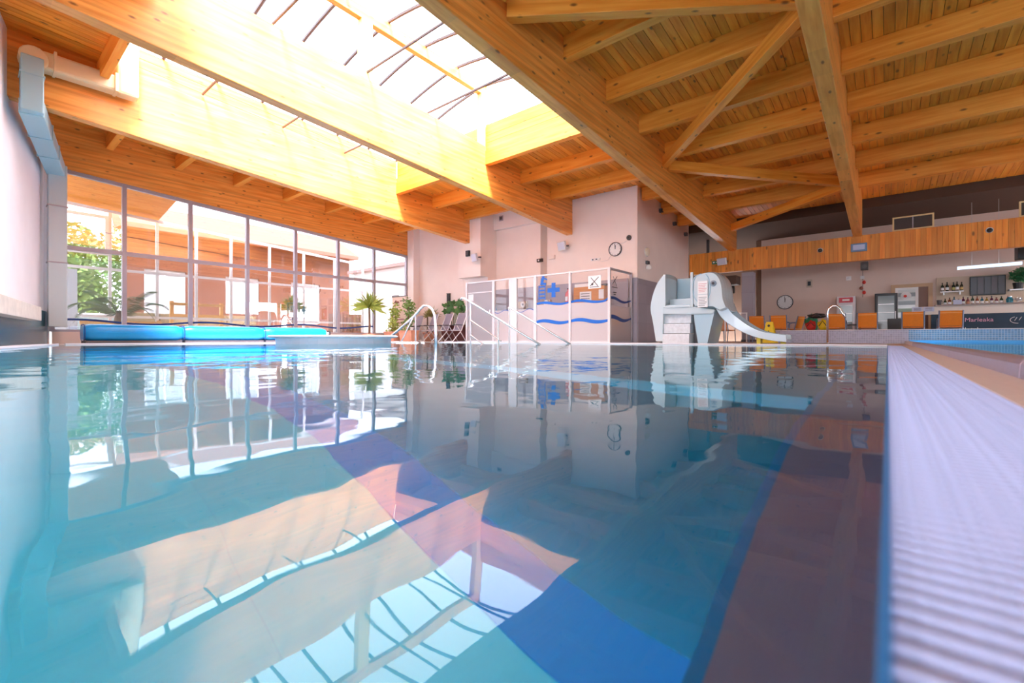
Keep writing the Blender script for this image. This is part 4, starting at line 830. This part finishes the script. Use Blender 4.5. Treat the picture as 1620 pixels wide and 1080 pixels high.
leaf = MB().box(.22,.30,21.95,21.985,.0,1.98).box(.78,.86,21.95,21.985,.0,1.98).box(.30,.78,21.95,21.985,.0,.9).box(.30,.78,21.95,21.985,1.9,1.98).obj('door_leaf', m_paper, dr)
MB().box(.30,.78,21.965,21.97,.9,1.9).obj('pane', plain('door_pane', (.75,.80,.80), .1), leaf)
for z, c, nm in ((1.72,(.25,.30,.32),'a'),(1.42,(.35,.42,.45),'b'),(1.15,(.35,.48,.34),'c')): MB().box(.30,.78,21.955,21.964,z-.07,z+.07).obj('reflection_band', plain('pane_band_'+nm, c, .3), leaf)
MB().lathe([(.15,0),(.15,-.006)], (.52,21.955,1.68), 20, axis='y').obj('oval_sign', m_paper, leaf); MB().lathe([(.05,0),(.05,-.006)], (.50,21.945,1.67), 12, axis='y').obj('sign_logo', m_red, leaf)
MB().box(.86,1.12,21.95,21.985,0,1.98).obj('side_panel', plain('door_panel_brown', (.25,.15,.12), .6), dr)
t = thing('wall_socket_plate', 'small tan plate with a dark symbol on the bar wall', 'plate', (-2.45,21.98,2.35)); MB().box(-2.55,-2.35,21.96,21.995,2.2,2.52).obj('plate', plain('plate_tan2', (.60,.50,.40), .6), t); MB().box(-2.51,-2.40,21.95,21.958,2.27,2.44).obj('mark', m_ink, t)
t = thing('thermostat', 'small white thermostat on the bar wall', 'thermostat', (-1.15,21.98,2.4)); MB().box(-1.25,-1.08,21.96,21.995,2.38,2.54).obj('case', m_paper, t, bevel=.01); MB().box(-1.22,-1.14,21.952,21.96,2.44,2.5).obj('dial', m_silver, t)
t = thing('hanging_ornament', 'string of red and white figures hanging on the bar wall', 'ornament', (-.73,21.95,2.3)); MB().tube([(-.73,21.96,3.0),(-.73,21.96,1.7)], .006, 5).obj('string', m_ink, t); MB().box(-.80,-.68,21.93,21.97,2.40,2.52).obj('cap', m_paper, t)
for k, z in enumerate((2.27,2.05,1.88)): MB().lathe([(.001,-.08),(.06,-.03),(.05,.04),(.001,.08)], (-.73+.04*(-1)**k,21.95,z), 8, caps=False).obj('figure', m_red if k % 2 == 0 else plain('figure_brown', (.35,.12,.08), .6) if k == 1 else m_red, t)
t = thing('speaker', 'black loudspeaker hung just under the fascia', 'speaker', (-.55,18.9,2.4)); MB().box(-.68,-.48,18.7,18.9,2.36,2.62).obj('box', m_black, t, bevel=.01); MB().lathe([(.07,0),(.05,-.006)], (-.58,18.699,2.47), 14, axis='y').obj('cone', m_darkgrey, t)
# bar counter
bar = thing('bar_counter', 'bar counter with a chalked dark blue front and white upper panel', 'bar', (3.5, 20.0, 0))
MB().box(1.10,8.5,20.05,20.35,-.006,.90).obj('front', plain('bar_front_blue', (.018,.055,.10), .6, noise=.2, nscale=3), bar); MB().box(.86,8.5,20.05,20.4,.90,1.159).obj('upper_panel', plain('bar_upper', (.80,.76,.70), .6), bar); MB().box(1.2,8.5,19.95,20.55,1.16,1.20).obj('counter_top', plain('bar_top', (.20,.13,.11), .3), bar)
MB().box(.35,.92,20.1,20.5,-.006,.78).obj('low_cupboard', plain('cupboard_brown', (.16,.07,.05), .5), bar); MB().box(.0,.35,20.1,20.5,-.006,.80).obj('side_unit', m_black, bar)
m_chalk = plain('chalk_pink', (.80,.48,.68), .9); m_chalkw = plain('chalk_white', (.75,.75,.8), .9)
text('chalk_stroke', 'i', .19, m_chalk, bar, (1.74,20.045,.66), FACE, .002, .05); text('chalk_lettering', 'Marleaka', .175, m_chalk, bar, (1.86,20.045,.65), FACE, .002, .05); text('chalk_lettering', 'Dlotel', .17, m_chalkw, bar, (1.74,20.045,.36), FACE, .002)
MB().tube([(3.0+.16*math.cos(a),20.045,.68+.10*math.sin(a)) for a in [2+.25*k for k in range(12)]], .009, 5).obj('chalk_swirl', m_chalkw, bar); MB().tube([(2.93,20.045,.66),(2.98,20.045,.76)], .007, 5).obj('chalk_stroke', m_chalkw, bar); MB().tube([(3.02,20.045,.67),(3.07,20.045,.77)], .007, 5).obj('chalk_stroke', m_chalkw, bar)
for k, x in enumerate((.62,.90)):
    t = thing('price_card', ('pale card standing at the left end of the bar','pale card standing next to the counter edge')[k], 'card', (x,20.0,1.0)); MB().box(x,x+.26,20.0,20.02,1.0,1.15).obj('card', plain('card_blue', (.58,.66,.85), .6) if k == 0 else bpy.data.materials['card_blue'], t)
    for j in range(3): MB().box(x+.05,x+.22,19.992,19.999,1.04+.035*j,1.05+.035*j).obj('text_line', m_ink, t)
# back bar: shelf, bottles, screen
bb = thing('wall_shelf', 'white wall shelf holding five dark bottles', 'shelf', (1.7,21.8,1.75)); MB().box(1.42,2.0,21.7,21.98,1.72,1.76).obj('board', m_paper, bb)
for x in (1.5,1.9): MB().box(x,x+.03,21.75,21.98,1.64,1.72).obj('bracket', m_silver, bb)
struct(MB().box(1.33,8,21.93,21.99,1.2,2.26).obj('trim_bar_panel', plain('bar_panel_tan', (.62,.50,.38), .7)))
m_bot = plain('bottle_dark', (.02,.03,.02), .1); m_botl = [plain('bottle_glass_%d' % i, c, .12) for i, c in enumerate(((.03,.05,.02),(.25,.06,.02),(.02,.12,.18),(.40,.25,.06),(.10,.02,.05),(.30,.10,.10)))]
def bottle(x, y, z, r, h, mat, lab, grp):
    t = thing('bottle', lab, 'bottle', (x, y, z), grp); MB().lathe([(r,0),(r,h*.55),(r*.85,h*.64),(r*.34,h*.76),(r*.34,h*.97),(r*.4,h)], (x,y,z), 12).obj('glass', mat, t, smooth=False); MB().lathe([(r*1.03,h*.12),(r*1.03,h*.42)], (x,y,z), 12, caps=False).obj('paper_label', m_paper if rb.random() < .6 else plain('lab_%d' % rb.randint(0,9999), (rb.uniform(.2,.8),rb.uniform(.1,.5),.15), .6), t); MB().lathe([(r*.42,h*.9),(r*.42,h)], (x,y,z), 10).obj('cap', m_black, t)
for k, x in enumerate((1.48,1.60,1.76,1.85,1.96)): bottle(x, 21.84, 1.765, .042, .30+.02*(k % 2), m_bot, ('first','second','third','fourth','fifth')[k]+' dark bottle from the left on the white shelf', 'bottles on the white shelf')
ordn = ['first','second','third','fourth','fifth','sixth','seventh','eighth','ninth','tenth','eleventh','twelfth','thirteenth']
for k in range(13): bottle(1.45+.105*k, 20.42, 1.205, .036+.006*rb.random(), .19+.08*rb.random(), m_botl[k % 6], ordn[k]+' bottle from the left along the bar counter', 'bottles along the bar counter')
t = thing('glass_jar', 'blue glass jar on the counter below the screen', 'jar', (2.86,20.4,1.2)); MB().lathe([(.05,0),(.075,.03),(.08,.13),(.05,.17),(.05,.19)], (2.88,20.4,1.205), 16).obj('jar', plain('jar_blue', (.02,.25,.36), .1), t); MB().lathe([(.055,.19),(.055,.21)], (2.88,20.4,1.205), 14).obj('lid', m_silver, t)
t = thing('order_card', 'pale blue order card among the counter bottles', 'card', (1.6,20.2,1.2)); MB().box(1.62,1.82,20.2,20.22,1.205,1.36).obj('card', bpy.data.materials['card_blue'], t); MB().box(1.64,1.8,20.22,20.28,1.205,1.22).obj('foot', m_silver, t)
t = thing('dark_cup', 'dark cup at the left end of the bar counter', 'cup', (1.3,20.3,1.2)); MB().lathe([(.045,0),(.065,.17),(.06,.17),(.04,.02)], (1.30,20.3,1.205), 14, caps=False).obj('cup', m_darkgrey, t); MB().tube([(1.36,20.3,1.34),(1.40,20.3,1.30),(1.36,20.3,1.25)], .008, 6).obj('handle', m_darkgrey, t)
t = thing('paper_bundle', 'crumpled silvery wrapping on the counter right of the jar', 'wrapping', (3.1,20.3,1.2)); f = MB(); leafblob(f, (3.05,20.3,1.31), .09, 60, .04, random.Random(2), .6); f.obj('wrapping', m_silver, t); MB().bar((3.0,20.2,1.23),(3.1,20.2,1.27),.03).obj('white_tag', m_paper, t)
t = thing('menu_screen', 'large dark menu screen on the back bar wall', 'screen', (2.5,21.9,1.9)); MB().box(2.16,3.0,21.86,21.925,1.58,2.22).obj('case', m_black, t, bevel=.01)
for k in range(5): MB().box(2.19+.16*k,2.33+.16*k,21.852,21.859,1.62,2.18).obj('menu_column', plain('menu_%d' % k, (.05+.015*(k % 2),.045,.055), .3), t)
t = thing('hanging_plant', 'green plant on a bracket at the right image edge', 'plant', (3.35,21.7,2.0)); f = MB(); leafblob(f, (3.35,21.6,2.15), .30, 260, .09, random.Random(9), .8); f.obj('foliage', plain('plant_green', (.06,.25,.10), .5), t); MB().lathe([(.10,0),(.13,.2)], (3.25,21.7,1.72), 12).obj('pot', m_black, t); MB().box(3.05,3.5,21.6,21.92,1.68,1.72).obj('bracket_shelf', m_silver, t)
lamp = thing('pendant_lamp', 'long blue-white double tube lamp hanging over the bar', 'lamp', (2.37,19.9,2.35))
for dz in (0,.05): MB().bar((1.70,20.0,2.31+dz),(3.07,20.0,2.33+dz),.10,.035).obj('tube_light', plain('tube_light', (.55,.75,.95), .3, emit=((.55,.78,1.0), 1.6)) if 'tube_light' not in bpy.data.materials else bpy.data.materials['tube_light'], lamp)
for x in (2.02,2.60): MB().tube([(x,20.0,2.36),(x,20.0,4.36)], .006, 5).obj('cable', m_silver, lamp)
MB().box(1.98,2.64,19.97,20.03,2.88,2.91).obj('canopy_rail', m_silver, lamp)
t = thing('black_vent_box', 'black box under the bar ceiling at the right edge', 'box', (3.2,20.5,2.5)); MB().box(3.05,3.8,20.4,20.9,2.55,2.95).obj('box', m_black, t, bevel=.01); MB().box(3.3,3.4,20.6,20.7,2.95,4.35).obj('hanger', m_darkgrey, t)
t = thing('dark_duct', 'dark round duct running behind the fascia left of the column', 'duct', (-6,20,2.3)); MB().tube([(-8.5,20.4,2.15),(-4.9,20.4,2.15)], .16, 12).obj('tube', m_black, t, smooth=True); MB().box(-8.6,-4.75,20.1,20.8,2.35,2.7).obj('casing', plain('casing_dark', (.13,.08,.06), .7), t); MB().box(-6.0,-5.9,20.4,20.5,2.7,4.35).obj('hanger', m_darkgrey, t)
gp = thing('glass_screen', 'low glass screen with steel frame behind the trunk', 'screen', (-4.2,17.5,0))
for x in (-5.2,-4.5,-3.8): MB().box(x-.02,x+.02,17.48,17.52,-.006,1.0).obj('post', m_silver, gp)
for a, b in ((-5.18,-4.52),(-4.48,-3.82)): MB().box(a,b,17.495,17.505,.1,.95).obj('pane', m_glass, gp)
MB().box(-5.22,-3.78,17.47,17.53,1.0,1.03).obj('top_rail', m_silver, gp)
oc = dup(c0, (-5.45,18.9,0), .4, 'orange chair seen under the trunk between its chute and leg'); oc2 = dup(c0, (-4.75,18.6,0), -.3, 'orange chair behind the low glass screen'); 

# ---------------------------------------------------------------- wall fittings on the tower and back wall
def small(name, cat, lab, parts, loc):
    t = thing(name, lab, cat, loc)
    for nm, b_, mt in parts: MB().box(*b_).obj(nm, mt, t, bevel=.004)
small('speaker', 'speaker', 'small black speaker on the tower recess edge', [('box',(-9.86,-9.62,13.36,13.44,2.9+.0,3.02),m_black),('cone',(-9.80,-9.74,13.35,13.358,2.93,2.99),m_silver)], (-9.7,13.4,2.95)); 
small('speaker', 'speaker', 'small black speaker high on the back wall by the beam end', [('box',(-12.62,-12.44,12.46,12.545,3.30,3.52),m_black),('cone',(-12.58,-12.48,12.45,12.459,3.34,3.48),m_darkgrey)], (-12.5,12.5,3.4))
small('vent_grille', 'vent', 'small grey vent grille on the bulkhead', [('plate',(-11.6,-11.4,13.27,13.295,4.66,4.86),m_frame),('slats',(-11.57,-11.43,13.26,13.268,4.70,4.82),m_darkgrey)], (-11.5,13.28,4.7))
small('junction_box', 'box', 'pale junction box beside the recess on the tower wall', [('box',(-9.45,-9.2,13.53,13.595,2.98,3.12),m_pink),('lid',(-9.43,-9.22,13.52,13.529,3.0,3.10),m_pink)], (-9.3,13.56,3.05))
small('wall_outlets', 'outlet', 'row of small outlets below the tower clock', [('plate',(-7.75,-7.4,13.575,13.598,2.74,2.82),m_paper),('socket',(-7.70,-7.64,13.568,13.574,2.76,2.80),m_ink),('socket',(-7.56,-7.50,13.568,13.574,2.76,2.80),m_ink)], (-7.56,13.58,2.78))
t = thing('alarm_sounder', 'round dark sounder near the tower corner above the clock', 'alarm', (-6.33,13.55,3.34)); MB().lathe([(.08,0),(.08,-.05),(.05,-.07)], (-6.36,13.595,3.34), 16, axis='y').obj('body', m_darkgrey, t); MB().lathe([(.035,-.071),(.035,-.08)], (-6.36,13.595,3.34), 10, axis='y').obj('button', m_black, t)
t = thing('wall_cable', 'thin cable sagging from the tower clock to the outlets', 'cable', (-7,13.58,3)); MB().tube([(-6.4,13.585,3.28),(-6.55,13.585,3.2),(-6.75,13.585,3.2)], .007, 5).obj('upper_length', m_silver, t); MB().tube([(-7.0,13.585,2.85),(-7.1,13.585,2.72),(-7.3,13.585,2.68),(-7.5,13.585,2.74)], .007, 5).obj('lower_length', m_silver, t)
t = thing('wall_lamp', 'oval cream wall lamp on the tower side wall', 'lamp', (-6.05,14.3,2.95)); MB().lathe([(.14,0),(.13,.06),(.06,.09),(.001,.09)], (-6.085,14.3,2.96), 16, axis='x', caps=False).obj('shade', plain('lamp_cream', (.86,.74,.58), .5), t); MB().lathe([(.16,0),(.16,.015)], (-6.088,14.3,2.96), 16, axis='x').obj('base', m_silver, t)
t = thing('soap_dispenser', 'white bulb dispenser with dark cap on the tower side wall', 'dispenser', (-6.05,14.3,2.5)); MB().box(-6.088,-6.02,14.22,14.40,2.55,2.66).obj('cap', m_darkgrey, t); MB().lathe([(.001,-.14),(.09,-.11),(.09,-.03),(.04,.03)], (-6.0,14.28,2.5), 12, caps=False).obj('bulb', m_paper, t, smooth=True)
for k, (y, z) in enumerate(((14.2,4.72),(15.4,4.55),(16.7,4.35),(17.9,4.18))): small('cable_clip', 'bracket', ('first','second','third','fourth')[k]+' small dark bracket from the corner under the beam', [('block',(-6.088,-5.98,y-.07,y+.07,z-.05,z+.05),m_darkgrey),('lip',(-6.088,-5.95,y-.03,y+.03,z-.08,z-.05),m_darkgrey)], (-6.03,y,z))
small('wall_bar_heater', 'heater', 'tall narrow black panel on the back wall above the plants', [('panel',(-14.15,-13.98,12.88,12.945,1.0,1.98),m_black),('cap',(-14.17,-13.96,12.87,12.945,1.98,2.0),m_darkgrey)], (-14.06,12.9,1.5))

# ---------------------------------------------------------------- loungers and planters by the back wall
m_ltex = plain('lounger_textile', (.30,.26,.32), .7, noise=.08, nscale=60)
def lounger(label):
    t = thing('folding_lounger', label, 'lounger', (0,0,0), 'grey folding loungers before the back wall')
    P = [[(-.27+.54*j/4, .12+.24*i/6, .44+.66*i/6) for j in range(5)] for i in range(7)]
    MB().grid(P).obj('backrest', m_ltex, t, solid=.015)
    MB().box(-.27,.27,-.34,.12,.41,.435).obj('seat', m_ltex, t, bevel=.008)
    for s_ in (-1, 1):
        x = s_*.29
        MB().tube([(x,.38,1.12),(x,.11,.43),(x,-.30,-.005)], .016, 6).obj('leg', m_silver, t); MB().tube([(x,-.36,.43),(x,.12,.43)], .016, 6).obj('seat_rail', m_silver, t); MB().tube([(x,-.10,.62),(x,.32,-.005)], .016, 6).obj('leg', m_silver, t)
        MB().box(x-.03,x+.03,-.25,.16,.62,.65).obj('armrest', m_darkgrey, t, bevel=.01)
    MB().tube([(-.29,-.30,.02),(.29,-.30,.02)], .014, 6).obj('foot_bar', m_silver, t); MB().tube([(-.29,.32,.02),(.29,.32,.02)], .014, 6).obj('foot_bar', m_silver, t)
    return t
l0 = lounger('leftmost of the three grey loungers, behind the curved rail'); l0.location = (-14.15, 11.85, 0); l0.rotation_euler = (0,0,-.35)
dup(l0, (-13.42,11.95,0), -.25, 'middle of the three grey loungers before the monstera'); dup(l0, (-12.72,12.0,0), -.2, 'rightmost of the three grey loungers beside the cabin'); dup(l0, (-15.55,12.25,0), -.2, 'single grey lounger half hidden behind the terracotta trough')
def trough(x0, x1, y0, y1, h, lab, fill):
    t = thing('planter', lab, 'planter', ((x0+x1)/2, (y0+y1)/2, 0), 'terracotta planters by the back wall')
    MB().add([(x, y, z) for z, k in ((-.006,.06),(h,0)) for x, y in ((x0+k,y0+k),(x1-k,y0+k),(x1-k,y1-k),(x0+k,y1-k))], [(3,2,1,0),(4,5,6,7),(0,1,5,4),(1,2,6,5),(2,3,7,6),(3,0,4,7)]).obj('trough', m_terra, t, bevel=.012)
    MB().box(x0-.02,x1+.02,y0-.02,y1+.02,h,h+.04).obj('rim', m_terra, t, bevel=.008)
    fill(t)
def climber(x, y, z0, z1, r, mi, n=420):
    def f_(t):
        rr_ = random.Random(int(x*-50)); m = MB(); MB().tube([(x,y,z0),(x,y,z1)], .02, 6).obj('cane', m_bark, t)
        k = 6
        for i in range(k): leafblob(m, (x+rr_.uniform(-.1,.1), y+rr_.uniform(-.1,.1), z0+(z1-z0)*(i+.5)/k), r*rr_.uniform(.8,1.15), n//k, .075, rr_, 1.1)
        m.obj('foliage', m_leafs[mi], t)
    return f_
trough(-15.8,-15.15,10.95,11.35,.36,'terracotta trough with a light green climber before the banner', climber(-15.47,11.15,.36,1.38,.24,3)); trough(-14.9,-14.1,11.0,11.4,.40,'terracotta trough with the taller yellow-green climber', climber(-14.5,11.2,.55,1.62,.25,1))
def dracaena(t):
    m = MB(); spiky(m, (-14.75,12.4,1.05), 60, .34, .03, random.Random(4)); m.obj('leaves', plain('dracaena', (.34,.33,.10), .5), t); m = MB(); spiky(m, (-14.5,12.42,1.1), 50, .4, .03, random.Random(8)); m.obj('leaves', bpy.data.materials['dracaena'], t)
    for x, y in ((-14.8,12.4),(-14.5,12.42)): MB().tube([(x,y,.3),(x,y,1.1)], .03, 6).obj('stem', m_bark, t)
trough(-14.95,-14.25,12.28,12.55,.34,'terracotta trough with drooping brownish dracaenas at the wall', dracaena)
def monstera(t):
    rr_ = random.Random(6); m = MB()
    for _ in range(26):
        c = Vector((rr_.uniform(-14.05,-12.55), rr_.uniform(12.5,12.66), rr_.uniform(1.0,1.62))); a = Vector((rr_.uniform(-1,1),-.5,rr_.uniform(-.5,.6))).normalized(); b = a.cross(Vector((0,1,.4))).normalized(); s_ = rr_.uniform(.10,.17)
        pts = []
        for k in range(12):
            an = 2*math.pi*k/12; r_ = s_*(1 if k % 2 == 0 else .66); pts.append(c+a*math.cos(an)*r_*1.2+b*math.sin(an)*r_)
        m.add(pts, [tuple(range(12))]); m.tube([(c.x*.5-13.3*.5,12.58,.4), c], .008, 4)
    m.obj('leaves', m_leafs[2], t)
trough(-14.05,-12.5,12.45,12.72,.62,'dark red planter box with monstera leaves behind the loungers', monstera)
for o in bpy.data.objects:
    if o.parent and o.parent.get('label','').startswith('dark red planter') and o.name.split('.')[0] in ('trough','rim'): o.data.materials[0] = plain('planter_maroon', (.22,.07,.06), .6) if 'planter_maroon' not in bpy.data.materials else bpy.data.materials['planter_maroon']
# banner
bn_ = thing('roll_up_banner', 'pinkish roll-up banner with a brown mountain mark by the glass wall', 'banner', (-15.7,11.55,0))
MB().box(-16.2,-15.2,11.660,11.670,.12,1.86).obj('print', plain('banner_pink', (.90,.70,.62), .7), bn_); MB().box(-16.22,-15.18,11.650,11.680,1.86,1.89).obj('top_rail', m_darkgrey, bn_); MB().box(-16.22,-15.18,11.580,11.750,-.006,.1).obj('cassette', m_silver, bn_, bevel=.02); MB().tube([(-15.7,11.720,.08),(-15.7,11.720,1.88)], .012, 6).obj('pole', m_silver, bn_)
MB().prism([(-16.1,1.6),(-15.95,1.74),(-15.87,1.66),(-15.80,1.70),(-15.7,1.6)], 'xz', 11.652, 11.658).obj('mountain_mark', plain('mark_brown', (.25,.10,.08), .7), bn_)
for k in range(6): MB().box(-15.68+.075*k,-15.63+.075*k,11.652,11.658,1.66,1.71).obj('letter_mark', bpy.data.materials['mark_brown'], bn_)
for z in (.75,.9): MB().box(-16.0,-15.4,11.652,11.658,z,z+.04).obj('text_band', plain('band_plum', (.45,.12,.22), .7) if z < .8 else bpy.data.materials['band_plum'], bn_)
